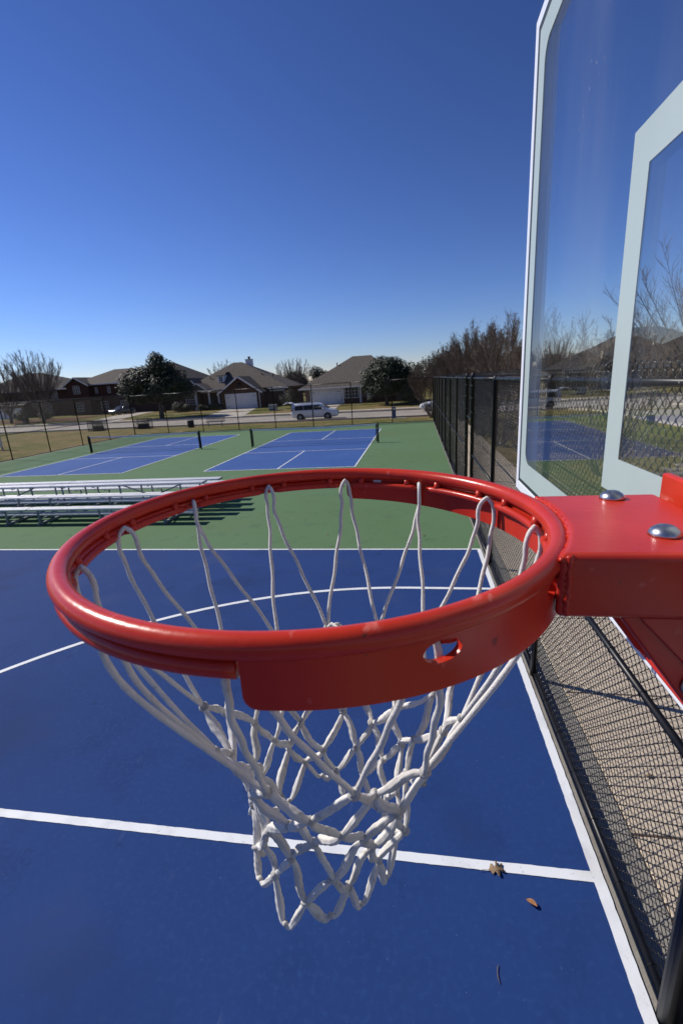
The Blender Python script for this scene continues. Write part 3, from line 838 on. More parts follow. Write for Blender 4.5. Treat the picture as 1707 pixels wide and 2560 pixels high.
# ------------------------------------------------------------------ pickleball nets
def pickle_net(cx, cy, label):
    t = empty('pickleball_net', (cx, cy, 0), label, 'net', 'pickleball nets')
    def top(x): return .868 + .052 * (abs(x) / 3.35) ** 1.6
    for s_ in (-1, 1):
        mb = MB(); x = cx + s_ * 3.38
        mb.lathe([(.04, 0), (.04, .97), (.046, .97), (.046, .995), (.02, 1.01)], (x, cy, 0), 14)
        mb.box(x - .012, x + .012, cy - .07, cy - .038, .62, .80)
        mb.build('post', BLACK, t)
        mb = MB(); mb.tube([(x, cy - .06, .74), (x - s_ * .02, cy - .13, .74), (x - s_ * .02, cy - .14, .66)], .008, 6); mb.build('crank', GALV, t)
    mb = MB()
    n = 148
    for i in range(n + 1):
        x = -3.31 + 6.62 * i / n
        mb.bar((cx + x, cy, .07), (cx + x, cy, top(x) - .02), .0016, .0016)
    for j in range(19):
        f = j / 18
        for i in range(12):
            xa, xb = -3.31 + 6.62 * i / 12, -3.31 + 6.62 * (i + 1) / 12
            mb.bar((cx + xa, cy, .07 + f * (top(xa) - .09)), (cx + xb, cy, .07 + f * (top(xb) - .09)), .0016, .0016)
    mb.build('netting', BNET, t, recalc=False, kind='stuff')
    mb = MB()
    for i in range(24):
        xa, xb = -3.33 + 6.66 * i / 24, -3.33 + 6.66 * (i + 1) / 24
        mb.bar((cx + xa, cy, top(xa) - .01), (cx + xb, cy, top(xb) - .01), .022, .056)
    mb.build('top_tape', TAPE, t)
    mb = MB(); mb.tube([(cx - 3.33, cy, .065), (cx + 3.33, cy, .065)], .006, 6)
    for s_ in (-1, 1): mb.box(cx + s_ * 3.30 - .03, cx + s_ * 3.30 + .03, cy - .012, cy + .012, .05, .92)
    mb.build('edge_binding', PLAST, t)
pickle_net(*PA, 'pickleball net with white top tape in front of the white minivan')
pickle_net(*PB, 'pickleball net with white top tape on the left court below the lawn fence')

# ------------------------------------------------------------------ aluminium bleachers
def bleacher(xr, length, y0, face, label):
    """three rows; xr right end, y0 front edge of the first seat, face -1 looks towards -y"""
    t = empty('bleacher', (xr - length / 2, y0, 0), label, 'bleacher', 'aluminium bleachers placed back to back')
    Y = lambda d: y0 - face * d
    boards = [('seat_board', 0, .26, .42), ('foot_board', .30, .55, .205), ('seat_board', .47, .73, .62), ('foot_board', .78, 1.03, .41), ('seat_board', .95, 1.21, .82)]
    for nm, a, b, z in boards:
        ya, yb = sorted((Y(a), Y(b)))
        mb = MB()
        mb.box(xr - length, xr, ya, yb, z - .038, z)
        for q in range(1, 6):
            yy = ya + (yb - ya) * q / 6
            mb.box(xr - length + .001, xr - .001, yy - .004, yy + .004, z, z + .0025)
        mb.build(nm, ALU, t, bevel=.004, seg=1)
        for xe in (xr - length, xr):
            s_ = 1 if xe == xr else -1
            x0, x1 = sorted((xe + s_ * .001, xe + s_ * .012))
            MB().box(x0, x1, ya - .003, yb + .003, z - .042, z + .004).build('end_cap', GALV, t)
    for xs in [xr - .65 - 1.75 * k for k in range(3) if .65 + 1.75 * k < length]:
        mb = MB()
        w_ = .032
        for (d, z) in ((.03, .38), (.50, .58), (1.0, .78)):
            mb.bar((xs, Y(d), .03), (xs, Y(d), z), w_, w_)
        mb.bar((xs, Y(-.05), .03), (xs, Y(1.25), .03), .05, .05)
        for (d0, d1, z) in ((0, .53, .165), (.45, 1.01, .37), (0, .245, .38), (.47, .715, .58), (.95, 1.195, .78)):
            mb.bar((xs, Y(d0), z - .016), (xs, Y(d1), z - .016), .03, .03)
        mb.build('frame', GALV, t)
    xs = [xr - .65 - 1.86 * k for k in range(3) if .65 + 1.86 * k < length]
    for a, b in (list(zip(xs[:-1], xs[1:]))[:1] if face < 0 else []):
        mb = MB()
        mb.bar((a, Y(1.20), .08), (b, Y(1.20), .76), .035, .012, (0, 1, 0)); mb.bar((a, Y(1.215), .76), (b, Y(1.215), .08), .035, .012, (0, 1, 0))
        mb.build('cross_brace', GALV, t)
bleacher(-5.50, 4.45, 9.93, -1, 'aluminium bleacher facing the hoop, right one of the front pair')
bleacher(-9.965, 4.45, 9.93, -1, 'aluminium bleacher facing the hoop, front pair, cut off by the left edge')
bleacher(-5.22, 4.45, 12.47, 1, 'aluminium bleacher facing the pickleball nets, right one of the rear pair')
bleacher(-9.69, 4.45, 12.47, 1, 'aluminium bleacher facing the pickleball nets, rear pair, cut off by the left edge')

# ------------------------------------------------------------------ houses
def roof_planes(t, faces, mt, name='roof', th=.16):
    mb = MB()
    for f in faces: mb.sheet(f, th)
    return mb.build(name, mt, t, recalc=False)
def hip(x0, x1, y0, y1, ze, rx0, rx1, ry, zr):
    A, B, C, D = (x0, y0, ze), (x1, y0, ze), (x1, y1, ze), (x0, y1, ze); P, Q = (rx0, ry, zr), (rx1, ry, zr)
    return [(A, B, Q, P), (B, C, Q), (C, D, P, Q), (D, A, P)]
def fascia(t, pts, h=.2, parent=None):
    mb = MB()
    for a, b in zip(pts[:-1], pts[1:]): mb.bar(a, b, .06, h)
    return mb.build('fascia', TRIM, parent or t)
def window(t, x0, x1, y, z0, z1, nx, nz, parent=None):
    w_ = MB()
    f = .07 if y < 75 else .04
    w_.box(x0 - f, x1 + f, y - .06, y + .02, z1, z1 + f); w_.box(x0 - f, x1 + f, y - .09, y + .02, z0 - f, z0)
    w_.box(x0 - f, x0, y - .06, y + .02, z0, z1); w_.box(x1, x1 + f, y - .06, y + .02, z0, z1)
    wd = w_.build('window', TRIM, parent or t)
    for i in range(nx):
        for j in range(nz):
            a = x0 + (x1 - x0) * i / nx; b = x0 + (x1 - x0) * (i + 1) / nx; c = z0 + (z1 - z0) * j / nz; d = z0 + (z1 - z0) * (j + 1) / nz
            if parent is None: MB().box(a + .02, b - .02, y - .012, y + .01, c + .02, d - .02).build('pane', PANE, wd)
    m_ = MB()
    for i in range(1, nx): q = x0 + (x1 - x0) * i / nx; m_.box(q - .02, q + .02, y - .03, y - .013, z0, z1)
    for j in range(1, nz): q = z0 + (z1 - z0) * j / nz; m_.box(x0, x1, y - .031, y - .0135, q - .02, q + .02)
    if nx * nz > 1 and parent is None: m_.build('muntin', TRIM, wd)
    if parent is not None: MB().box(x0, x1, y - .012, y + .01, z0, z1).build('pane', PANE, parent)
    return wd
def garage_door(t, x0, x1, y, z0, z1, rows=4, cols=4):
    d = MB().box(x0, x1, y - .01, y + .04, z0, z1).build('garage_door', GDOOR, t)
    for j in range(rows):
        c = z0 + (z1 - z0) * j / rows; e = z0 + (z1 - z0) * (j + 1) / rows
        for i in range(cols):
            a = x0 + (x1 - x0) * i / cols; b = x0 + (x1 - x0) * (i + 1) / cols
            MB().box(a + .05, b - .05, y - .03, y - .0105, c + .04, e - .04).build('door_panel', GDOOR, d)
    for zz in (z0 + .35, z1 - .35):
        for xa, s_ in ((x0 + .05, 1), (x1 - .05, -1)):
            a_, b_ = sorted((xa, xa + s_ * .45)); MB().box(a_, b_, y - .045, y - .031, zz - .03, zz + .03).build('hinge_strap', PLAST, d)
    f = MB(); f.box(x0 - .14, x0 - .002, y - .05, y + .04, z0, z1 + .14); f.box(x1 + .002, x1 + .14, y - .05, y + .04, z0, z1 + .14); f.box(x0, x1, y - .05, y + .04, z1 + .003, z1 + .14)
    f.build('door_frame', TRIM, t)

# house with gabled garage and white chimney
h = empty('house', (-29, 75, 0), 'brick house with gabled white garage door, dormer and white chimney', 'house')
MB().box(-38.2, -20.6, 73.2, 85, -.3, 2.86).build('wall', BRICK, h)
MB().box(-30.1, -23.9, 70.2, 76, -.3, 2.5).build('wall', BRICK, h)
MB().prism([(-30.1, 2.5), (-23.9, 2.5), (-27.0, 4.56)], 70.2, 70.4, 'y').build('gable_wall', BRICK, h)
r_ = roof_planes(h, hip(-39, -19.9, 72.5, 85.7, 2.85, -31.0, -29.5, 79, 7.35), SHING)
roof_planes(h, [((-30.65, 69.75, 2.36), (-27.0, 69.75, 4.86), (-27.0, 76.2, 4.86), (-30.65, 76.2, 2.36)), ((-23.35, 69.75, 2.36), (-27.0, 69.75, 4.86), (-27.0, 76.2, 4.86), (-23.35, 76.2, 2.36))], SHING2, 'garage_roof')
fascia(h, [(-30.68, 69.72, 2.24), (-27.0, 69.72, 4.76), (-23.32, 69.72, 2.24)], .22)
fascia(h, [(-23.3, 72.45, 2.76), (-19.9, 72.45, 2.76)])
fascia(h, [(-39, 72.45, 2.76), (-30.7, 72.45, 2.76)])
garage_door(h, -29.4, -24.55, 70.18, .0, 2.15)
MB().lathe([(.34, -.04), (.34, .04)], (-27.0, 70.17, 3.55), 16, 'y').build('gable_vent', PLAST, h)
# left front room gable and porch
MB().box(-38.3, -34.6, 72.0, 74, -.3, 3.1).build('wall', BRICK, h)
MB().prism([(-38.3, 3.1), (-34.0, 3.1), (-36.1, 4.9)], 72.0, 72.2, 'y').build('gable_wall', BRICK, h)
roof_planes(h, [((-38.7, 71.6, 2.95), (-36.1, 71.6, 5.15), (-36.1, 77, 5.15), (-38.7, 77, 2.95)), ((-33.5, 71.6, 2.95), (-36.1, 71.6, 5.15), (-36.1, 77, 5.15), (-33.5, 77, 2.95))], SHING2, 'gable_roof')
fascia(h, [(-38.72, 71.57, 2.84), (-36.1, 71.57, 5.05), (-33.48, 71.57, 2.84)], .2)
roof_planes(h, [((-35.9, 70.6, 3.2), (-34.3, 70.6, 4.2), (-34.3, 74, 4.2), (-35.9, 74, 3.2)), ((-32.7, 70.6, 3.2), (-34.3, 70.6, 4.2), (-34.3, 74, 4.2), (-32.7, 74, 3.2))], SHING, 'porch_roof')
MB().prism([(-35.7, 3.15), (-32.9, 3.15), (-34.3, 4.05)], 70.75, 70.85, 'y').build('pediment', SHING, h)
fascia(h, [(-35.92, 70.57, 3.12), (-34.3, 70.57, 4.14), (-32.68, 70.57, 3.12)], .14)
MB().box(-35.8, -30.7, 70.7, 73.2, 2.98, 3.12).build('porch_beam', TRIM, h)
for x in (-34.75, -32.55, -30.95):
    mb = MB(); mb.lathe([(.17, .5), (.14, .55), (.13, 2.86), (.18, 2.92), (.18, 2.98)], (x, 70.95, 0), 14); mb.box(x - .27, x + .27, 70.68, 71.22, -.2, .5); mb.build('column', TRIM, h)
window(h, -37.0, -35.55, 71.98, .95, 2.6, 4, 4)
MB().box(-33.4, -32.5, 73.12, 73.19, 0, 2.1).build('front_door', PLAST, h)
window(h, -32.0, -31.2, 73.18, .9, 2.2, 2, 3)
MB().box(-23.2, -20.8, 73.1, 73.19, 2.3, 2.5).build('soffit_trim', TRIM, h)
# dormer
d = MB().box(-32.25, -31.15, 74.5, 76.5, 3.9, 5.3).build('dormer', TRIM, h)
roof_planes(h, [((-32.55, 74.2, 5.25), (-30.85, 74.2, 5.25), (-31.0, 75.3, 5.75), (-32.4, 75.3, 5.75)), ((-32.4, 75.3, 5.75), (-31.0, 75.3, 5.75), (-31.0, 77.2, 5.85), (-32.4, 77.2, 5.85))], SHING2, 'dormer_roof', .08)
window(h, -31.98, -31.42, 74.48, 4.35, 5.05, 2, 3)
c = MB().box(-29.05, -28.0, 79.6, 80.6, 5.2, 7.7).build('chimney', TRIM, h)
mb = MB(); mb.box(-29.12, -27.93, 79.53, 80.67, 7.7, 7.8); mb.build('chimney_cap', TRIM, c)
MB().lathe([(.2, 7.8), (.2, 8.1), (.28, 8.12), (.24, 8.22)], (-28.5, 80.1, 0), 14).build('flue', PLAST, c)

for (vx, vy, vz) in ((-25.0, 75.6, 4.7), (-23.4, 76.4, 4.6), (-33.9, 75.4, 4.7)):
    MB().lathe([(.07, vz), (.07, vz + .45), (.10, vz + .46), (.10, vz + .54)], (vx, vy, 0), 10).build('roof_vent', PLAST, h)
MB().box(-23.25, -19.95, 72.28, 72.42, 2.68, 2.80).build('gutter', TRIM, h); MB().box(-23.95, -23.87, 70.02, 70.12, 0, 2.4).build('downpipe', TRIM, h); MB().box(-20.75, -20.67, 72.9, 73.0, 0, 2.7).build('downpipe', TRIM, h)

# house with the low hip roof behind the minivan
h = empty('house', (-9, 74, 0), 'low house with large grey hip roof and white garage door', 'house')
MB().box(-16.2, -2.5, 68.2, 84, -.3, 2.4).build('wall', BRICK3, h)
MB().box(-10.7, -3.0, 68.05, 68.19, -.3, .75).build('brick_skirt', BRICK, h)
roof_planes(h, hip(-17.0, -1.7, 67.5, 84.7, 2.38, -9.95, -7.0, 76, 6.85), SHING)
fascia(h, [(-17.0, 84.7, 2.3), (-17.0, 67.45, 2.3), (-1.7, 67.45, 2.3)])
garage_door(h, -15.35, -10.95, 68.18, .0, 2.12)
MB().box(-10.72, -10.42, 67.9, 68.19, .0, 2.35).build('column', TRIM, h)
MB().box(-8.15, -7.85, 67.9, 68.19, .0, 2.35).build('column', TRIM, h)
window(h, -10.25, -8.35, 68.04, .8, 2.2, 4, 3)
MB().box(-7.1, -6.2, 68.1, 68.19, .0, 2.1).build('front_door', GDOOR, h)
window(h, -5.4, -3.8, 68.18, .8, 2.1, 3, 3)
MB().lathe([(.08, 5.0), (.08, 5.85), (.12, 5.86), (.12, 5.95)], (-12.1, 73.6, 0), 10).build('roof_vent', PLAST, h)
MB().box(-17.0, -1.7, 67.27, 67.41, 2.24, 2.36).build('gutter', TRIM, h); MB().box(-10.88, -10.80, 67.98, 68.08, 0, 2.25).build('downpipe', TRIM, h)
MB().box(-6.6, -6.2, 71.2, 71.6, 4.2, 4.6).build('roof_vent', PLAST, h)
# two storey brick house behind the oak
h = empty('house', (-56, 84, 0), 'two storey dark brick house left of the live oak', 'house')
MB().box(-62.8, -46, 79.2, 92, -.8, 5.45).build('wall', BRICK2, h)
MB().box(-63.2, -58.8, 78, 86, -.8, 5.5).build('wall', BRICK2, h)
MB().prism([(-63.2, 5.5), (-58.8, 5.5), (-61.1, 6.55)], 78.0, 78.2, 'y').build('gable_wall', BRICK2, h)
roof_planes(h, [((-63.7, 77.6, 5.2), (-61.1, 77.6, 6.75), (-61.1, 86, 6.75), (-63.7, 86, 5.2)), ((-58.4, 77.6, 5.2), (-61.1, 77.6, 6.75), (-61.1, 86, 6.75), (-58.4, 86, 5.2))], SHING2, 'gable_roof')
fascia(h, [(-63.72, 77.57, 5.1), (-61.1, 77.57, 6.66), (-58.38, 77.57, 5.1)], .16)
roof_planes(h, hip(-63.4, -45.4, 78.6, 92.6, 5.4, -56.6, -53, 83.5, 7.95), SHING)
roof_planes(h, hip(-56, -42, 84, 97, 5.4, -52.2, -48, 90, 8.9), SHING2, 'rear_roof')
fascia(h, [(-58.4, 78.55, 5.32), (-45.4, 78.55, 5.32)])
window(h, -61.75, -60.55, 77.98, 3.85, 5.2, 3, 4); window(h, -58.25, -57.85, 79.18, 3.75, 4.75, 2, 3); window(h, -55.75, -55.25, 79.18, 3.7, 4.75, 2, 3); window(h, -52, -51.2, 79.18, 3.7, 4.75, 2, 3)
window(h, -61.75, -60.4, 77.98, .7, 2.2, 3, 3); window(h, -57.6, -56.2, 79.18, .7, 2.2, 3, 3); window(h, -53.6, -52.2, 79.18, .7, 2.2, 3, 3)
# far left house
h = empty('house', (-73, 86, 0), 'dark roofed brick house behind the bare tree at far left', 'house')
MB().box(-86, -66.6, 82.2, 95, -.8, 5.15).build('wall', BRICK2, h)
roof_planes(h, hip(-87, -65.8, 81.5, 95.7, 5.05, -79, -75.5, 87, 8.55), SHING2)
fascia(h, [(-87, 81.45, 4.97), (-65.8, 81.45, 4.97)])
MB().box(-84, -74.5, 79.6, 82.2, -.8, 2.5).build('wall', BRICK3, h)
roof_planes(h, [((-84.6, 79.1, 2.45), (-73.9, 79.1, 2.45), (-73.9, 82.2, 3.5), (-84.6, 82.2, 3.5))], SHING2, 'lean_to_roof')
garage_door(h, -83.2, -79.2, 79.58, -.5, 1.8); garage_door(h, -78.6, -75.2, 79.58, -.5, 1.8)
window(h, -72, -70.6, 82.18, .8, 2.2, 3, 3); window(h, -70, -68.8, 82.18, 3.3, 4.6, 3, 3)
# houses across the side street, seen through the glass
h = empty('house', (16, 62, 0), 'cream siding house end with a steep gable seen through the backboard', 'house')
MB().box(14.2, 17.6, 60.21, 70, -.3, 1.9).build('wall', YELLOW, h)
MB().prism([(14.2, 1.9), (17.6, 1.9), (16.8, 4.1), (16.1, 4.6), (15.4, 4.6), (14.9, 4.1)], 60.2, 70, 'y').build('gable_wall', YELLOW, h)
roof_planes(h, [((14.0, 59.9, 1.8), (14.8, 59.9, 4.2), (14.8, 70, 4.2), (14.0, 70, 1.8)), ((14.8, 59.9, 4.2), (15.75, 59.9, 4.85), (15.75, 70, 4.85), (14.8, 70, 4.2)), ((16.9, 59.9, 4.2), (15.75, 59.9, 4.85), (15.75, 70, 4.85), (16.9, 70, 4.2)), ((17.85, 59.9, 1.8), (16.9, 59.9, 4.2), (16.9, 70, 4.2), (17.85, 70, 1.8))], SHING2)
window(h, 15.5, 16.1, 60.18, 2.6, 3.6, 1, 2)
h.rotation_euler.z = R(-52)
h = empty('house', (30, 72, 0), 'brick house with broad dark hip roof seen through the target square', 'house')
MB().box(22, 42, 66.2, 82, -.3, 2.7).build('wall', BRICK3, h)
MB().box(23.2, 25.0, 65.4, 66.2, 2.5, 4.8).build('wall', YELLOW, h)
roof_planes(h, hip(21, 43, 65.5, 82.7, 2.65, 29.5, 33, 74, 7.9), SHING2)
fascia(h, [(21, 65.45, 2.57), (43, 65.45, 2.57)])
window(h, 26, 28, 66.18, .8, 2.2, 3, 3); window(h, 33, 35, 66.18, .8, 2.2, 3, 3); garage_door(h, 36.5, 41, 66.18, 0, 2.1)

# ------------------------------------------------------------------ vehicles
def loft_body(mb, prof, wid, n_side):
    """prof: list of closed side outlines is avoided; body as cross sections along x. prof: [(x, zbot, zbelt, ztop, wbelt, wtop)]"""
    secs = []
    for (x, zb, zm, zt_, wb, wm, wt) in prof:
        half = [(wb * .86, zb), (wb, zb + (zm - zb) * .18), (wm, zb + (zm - zb) * .6), (wm * .985, zm), (wt + (wm - wt) * .35, zm + (zt_ - zm) * .62), (wt, zm + (zt_ - zm) * .92), (wt * .8, zt_), (wt * .35, zt_ + .012)]
        secs.append([(x, -y, z) for y, z in half] + [(x, y, z) for y, z in reversed(half)])
    k = len(secs[0]); vs = [p for s_ in secs for p in s_]
    fs = [(i * k + j, i * k + (j + 1) % k, (i + 1) * k + (j + 1) % k, (i + 1) * k + j) for i in range(len(secs) - 1) for j in range(k)]
    fs += [tuple(reversed(range(k))), tuple((len(secs) - 1) * k + j for j in range(k))]
    mb.add(vs, fs, True)
def wheel(t, x, y, rad, side):
    w_ = MB(); wd = .2
    w_.lathe([(rad * .62, -wd / 2), (rad * .93, -wd / 2), (rad, -wd * .35), (rad, wd * .35), (rad * .93, wd / 2), (rad * .62, wd / 2)], (x, y, rad), 28, 'y')
    w = w_.build('wheel', TYRE, t)
    f = y + side * (wd / 2 - .02)
    m_ = MB(); m_.lathe([(rad * .64, -.02), (rad * .64, .025), (rad * .58, .02), (rad * .57, -.02)], (x, f, rad), 28, 'y')
    for q in range(10):
        a = 2 * PI * q / 10
        m_.bar((x, f + side * .02, rad), (x + rad * .6 * math.cos(a), f + side * .02, rad + rad * .6 * math.sin(a)), .018, .035, (0, 1, 0))
    m_.lathe([(.05, -.02), (.05, .035)], (x, f, rad), 12, 'y')
    m_.build('rim', RIM, w)
# minivan, nose towards +x; built round its own origin and then set on the street
van = empty('minivan', (0, 0, 0), 'white minivan parked on the street with its tailgate raised', 'van')
mb = MB()
L = 4.75
P = [(-2.36, .42, .92, 1.10, .80, .84, .72), (-2.30, .30, .95, 1.50, .84, .88, .70), (-2.05, .24, .96, 1.62, .86, .91, .68), (-1.2, .22, .97, 1.665, .87, .92, .69), (-.2, .22, .96, 1.66, .87, .92, .69), (.45, .22, .95, 1.60, .87, .92, .68), (.80, .22, .95, 1.47, .87, .92, .67), (1.20, .22, .95, 1.18, .87, .92, .70), (1.50, .22, .93, 1.02, .87, .91, .74), (1.95, .23, .86, .93, .86, .88, .68), (2.22, .26, .74, .82, .80, .82, .62), (2.36, .32, .60, .68, .66, .68, .5)]
loft_body(mb, P, None, 0)
body = mb.build('body', VANW, van)
for s_ in (-1, 1):
    for (x0, x1, za, zb_, sl0, sl1) in ((-2.0, -1.12, 1.0, 1.44, .22, .0), (-1.06, -.12, 1.0, 1.455, 0, 0), (-.06, .98, .99, 1.43, 0, -.52)):
        ya, yb = s_ * .917, s_ * .822
        vs = [(x0, ya, za), (x1, ya, za), (x1 + sl1, yb, zb_), (x0 + sl0 * .4, yb, zb_)]
        vs2 = [(p[0], p[1] + s_ * .012, p[2]) for p in vs]
        MB().add(vs + vs2, [(0, 1, 2, 3), (4, 7, 6, 5), (0, 4, 5, 1), (1, 5, 6, 2), (2, 6, 7, 3), (3, 7, 4, 0)]).build('window', PANE, van)
    for x in (-1.46, 1.32):
        m_ = MB(); m_.lathe([(.37, -.01), (.37, .01)], (x, s_ * .915, .32), 28, 'y'); m_.build('wheel_arch', PLAST, van)
        wheel(van, x, s_ * .84, .325, s_)
    MB().box(-2.37, -2.12, s_ * .80 - .06, s_ * .80 + .075, .95, 1.12).build('tail_light', TLITE, van, bevel=.02)
    MB().box(1.92, 2.24, s_ * .70 - .10, s_ * .70 + .10, .70, .82).build('headlight', HLITE, van, bevel=.03)
    MB().lathe([(.01, -.10), (.08, -.07), (.09, .0), (.07, .07), (.01, .09)], (.92, s_ * 1.0, 1.06), 14, 'x').build('mirror', VANW, van)
    for x in (-.09, .92): MB().box(x - .006, x + .006, s_ * .921 - .004, s_ * .921 + .004, .36, .98).build('door_seam', PLAST, van)
    MB().box(-1.3, -1.06, s_ * .922 - .02, s_ * .922 + .02, .89, .92).build('door_handle', VANW, van)
    MB().box(-1.7, .5, s_ * .60 - .02, s_ * .60 + .02, 1.665, 1.70).build('roof_rail', GALV, van)
MB().add([(.88, -.60, 1.475), (.88, .60, 1.475), (1.44, .66, 1.075), (1.44, -.66, 1.075)], [(0, 1, 2, 3)]).build('windscreen', PANE, van)
MB().box(2.20, 2.372, -.52, .52, .40, .60).build('grille', PLAST, van, bevel=.02)
MB().box(-2.375, -2.30, -.70, .70, .55, 1.40).build('cargo_opening', PLAST, van)
mb = MB()
tg = [(-2.12, 1.66), (-2.55, 1.80), (-2.95, 1.78), (-3.18, 1.66)]
for (a, b) in zip(tg[:-1], tg[1:]):
    mb.add([(a[0], -.70, a[1]), (a[0], .70, a[1]), (b[0], .68, b[1]), (b[0], -.68, b[1]), (a[0], -.70, a[1] - .09), (a[0], .70, a[1] - .09), (b[0], .68, b[1] - .07), (b[0], -.68, b[1] - .07)], [(0, 1, 2, 3), (4, 7, 6, 5), (0, 4, 5, 1), (1, 5, 6, 2), (2, 6, 7, 3), (3, 7, 4, 0)], True)
mb.build('tailgate', VANW, van)
for s_ in (-1, 1): MB().tube([(-2.2, s_ * .66, 1.3), (-2.75, s_ * .62, 1.70)], .014, 6).build('gas_strut', PLAST, van)
van.location = (-10.12, 46.35, zt(-10, 46.3) + .012); van.rotation_euler.z = R(5); van.scale = (.985, .985, 1.0)
def sedan(name, label, mt, loc, rz):
    t = empty(name, (0, 0, 0), label, 'car')
    mb = MB()
    P = [(-2.25, .40, .80, .86, .70, .74, .60), (-2.1, .28, .85, .95, .82, .84, .64), (-1.55, .22, .88, 1.02, .85, .88, .66), (-.95, .2, .88, 1.34, .86, .89, .58), (-.3, .2, .88, 1.43, .86, .89, .58), (.3, .2, .88, 1.38, .86, .89, .58), (.85, .2, .88, 1.08, .86, .89, .64), (1.2, .2, .86, .95, .86, .88, .70), (1.8, .22, .78, .85, .84, .86, .66), (2.15, .28, .68, .72, .74, .76, .56), (2.26, .34, .56, .60, .6, .62, .46)]
    loft_body(mb, P, None, 0); mb.build('body', mt, t)
    for s_ in (-1, 1):
        for (x0, x1, d0, d1) in ((-1.25, -.32, .4, 0), (-.26, .72, 0, -.42)):
            vs = [(x0, s_ * .885, .90), (x1, s_ * .885, .90), (x1 + d1, s_ * .735, 1.27), (x0 + d0, s_ * .735, 1.27)]; vs2 = [(p[0], p[1] + s_ * .012, p[2]) for p in vs]
            MB().add(vs + vs2, [(0, 1, 2, 3), (4, 7, 6, 5), (0, 4, 5, 1), (1, 5, 6, 2), (2, 6, 7, 3), (3, 7, 4, 0)]).build('window', PANE, t)
        for x in (-1.35, 1.35):
            MB().lathe([(.37, -.01), (.37, .01)], (x, s_ * .88, .31), 24, 'y').build('wheel_arch', PLAST, t); wheel(t, x, s_ * .80, .315, s_)
        MB().box(1.86, 2.16, s_ * .62 - .13, s_ * .62 + .13, .60, .72).build('headlight', HLITE, t, bevel=.03)
        MB().box(-2.24, -2.1, s_ * .62 - .13, s_ * .62 + .13, .66, .80).build('tail_light', TLITE, t, bevel=.02)
    MB().add([(.42, -.5, 1.375), (.42, .5, 1.375), (1.05, .58, 1.0), (1.05, -.58, 1.0)], [(0, 1, 2, 3)]).build('windscreen', PANE, t)
    t.location = loc; t.rotation_euler.z = rz
    return t
sedan('parked_car', 'white car with its nose showing behind the fence corner and trunk', VANW, (2.55, 50.6, zt(2, 50.6) + .012), PI)
sedan('parked_car', 'dark grey car in the shaded driveway of the two storey brick house', CARS, (-49.8, 73.5, zt(-50, 73.5) + .02), R(-105))

# ------------------------------------------------------------------ street furniture
def slat_bench(loc, label):
    t = empty('park_bench', loc, label, 'bench'); x, y, z = loc
    mb = MB()
    for k in range(5): mb.box(x - .95, x + .95, y - .22 + .09 * k, y - .16 + .09 * k, z + .43, z + .455)
    mb.build('seat', DGREEN, t)
    mb = MB()
    for k in range(20): q = x - .92 + 1.84 * k / 19; mb.bar((q, y + .24, z + .47), (q, y + .33, z + .86), .03, .012)
    mb.bar((x - .95, y + .24, z + .47), (x + .95, y + .24, z + .47), .03, .03); mb.bar((x - .95, y + .33, z + .87), (x + .95, y + .33, z + .87), .035, .035)
    mb.build('backrest', DGREEN, t)
    for s_ in (-1, 1):
        mb = MB(); mb.tube([(x + s_ * .7, y, z - .02), (x + s_ * .7, y, z + .43)], .035, 8); mb.box(x + s_ * .7 - .1, x + s_ * .7 + .1, y - .12, y + .12, z - .02, z + .015); mb.bar((x + s_ * .7, y - .2, z + .42), (x + s_ * .7, y + .26, z + .46), .04, .03)
        mb.build('leg', DGREEN, t)
slat_bench((-19.3, 42.6, zt(-19.3, 42.6)), 'dark metal park bench on the grass beside the street')
def litter_bin(loc, w_, h_, label):
    t = empty('litter_bin', loc, label, 'bin'); x, y, z = loc
    mb = MB()
    for k in range(14):
        a = 2 * PI * k / 14; mb.bar((x + w_ * math.cos(a), y + w_ * math.sin(a), z), (x + w_ * math.cos(a), y + w_ * math.sin(a), z + h_), .05, .02)
    for q in (.04, h_ - .03): mb.lathe([(w_ + .02, q - .03), (w_ + .02, q + .03)], (x, y, z), 20)
    mb.build('cage', DGREEN, t)
    MB().lathe([(w_ * .8, .05), (w_ * .86, h_ - .08)], (x, y, z), 18).build('liner', PLAST, t)
litter_bin((-21.2, 41.4, zt(-21, 41.4)), .28, .68, 'small round black litter bin near the bench')
def mesh_pen(loc, label, group):
    t = empty('mesh_enclosure', loc, label, 'enclosure', group); x, y, z = loc
    for sx in (-1, 1):
        for sy in (-1, 1): MB().tube([(x + sx * .85, y + sy * .35, z - .05), (x + sx * .85, y + sy * .35, z + 1.05)], .03, 8).build('post', DGREEN, t)
    for q in (.06, 1.03):
        mb = MB()
        for sy in (-1, 1): mb.bar((x - .85, y + sy * .35, z + q), (x + .85, y + sy * .35, z + q), .04, .04)
        for sx in (-1, 1): mb.bar((x + sx * .85, y - .35, z + q), (x + sx * .85, y + .35, z + q), .04, .04)
        mb.build('rail', DGREEN, t)
    mb = MB()
    for sy in (-1, 1):
        for k in range(34): q = x - .82 + 1.64 * k / 33; mb.bar((q, y + sy * .35, z + .06), (q, y + sy * .35, z + 1.03), .012, .006)
        for k in range(16): q = z + .1 + .9 * k / 15; mb.bar((x - .85, y + sy * .35, q), (x + .85, y + sy * .35, q), .006, .012)
    mb.build('wire_mesh', DGREEN, t, kind='stuff')
    MB().box(x - .42, x + .50, y - .25, y + .25, z, z + .55).build('box', PLAST, t, bevel=.02)
    for q in (-.05, .2): MB().tube([(x + q, y, z + .5), (x + q, y, z + 1.02)], .025, 6).build('riser', DGREEN, t)
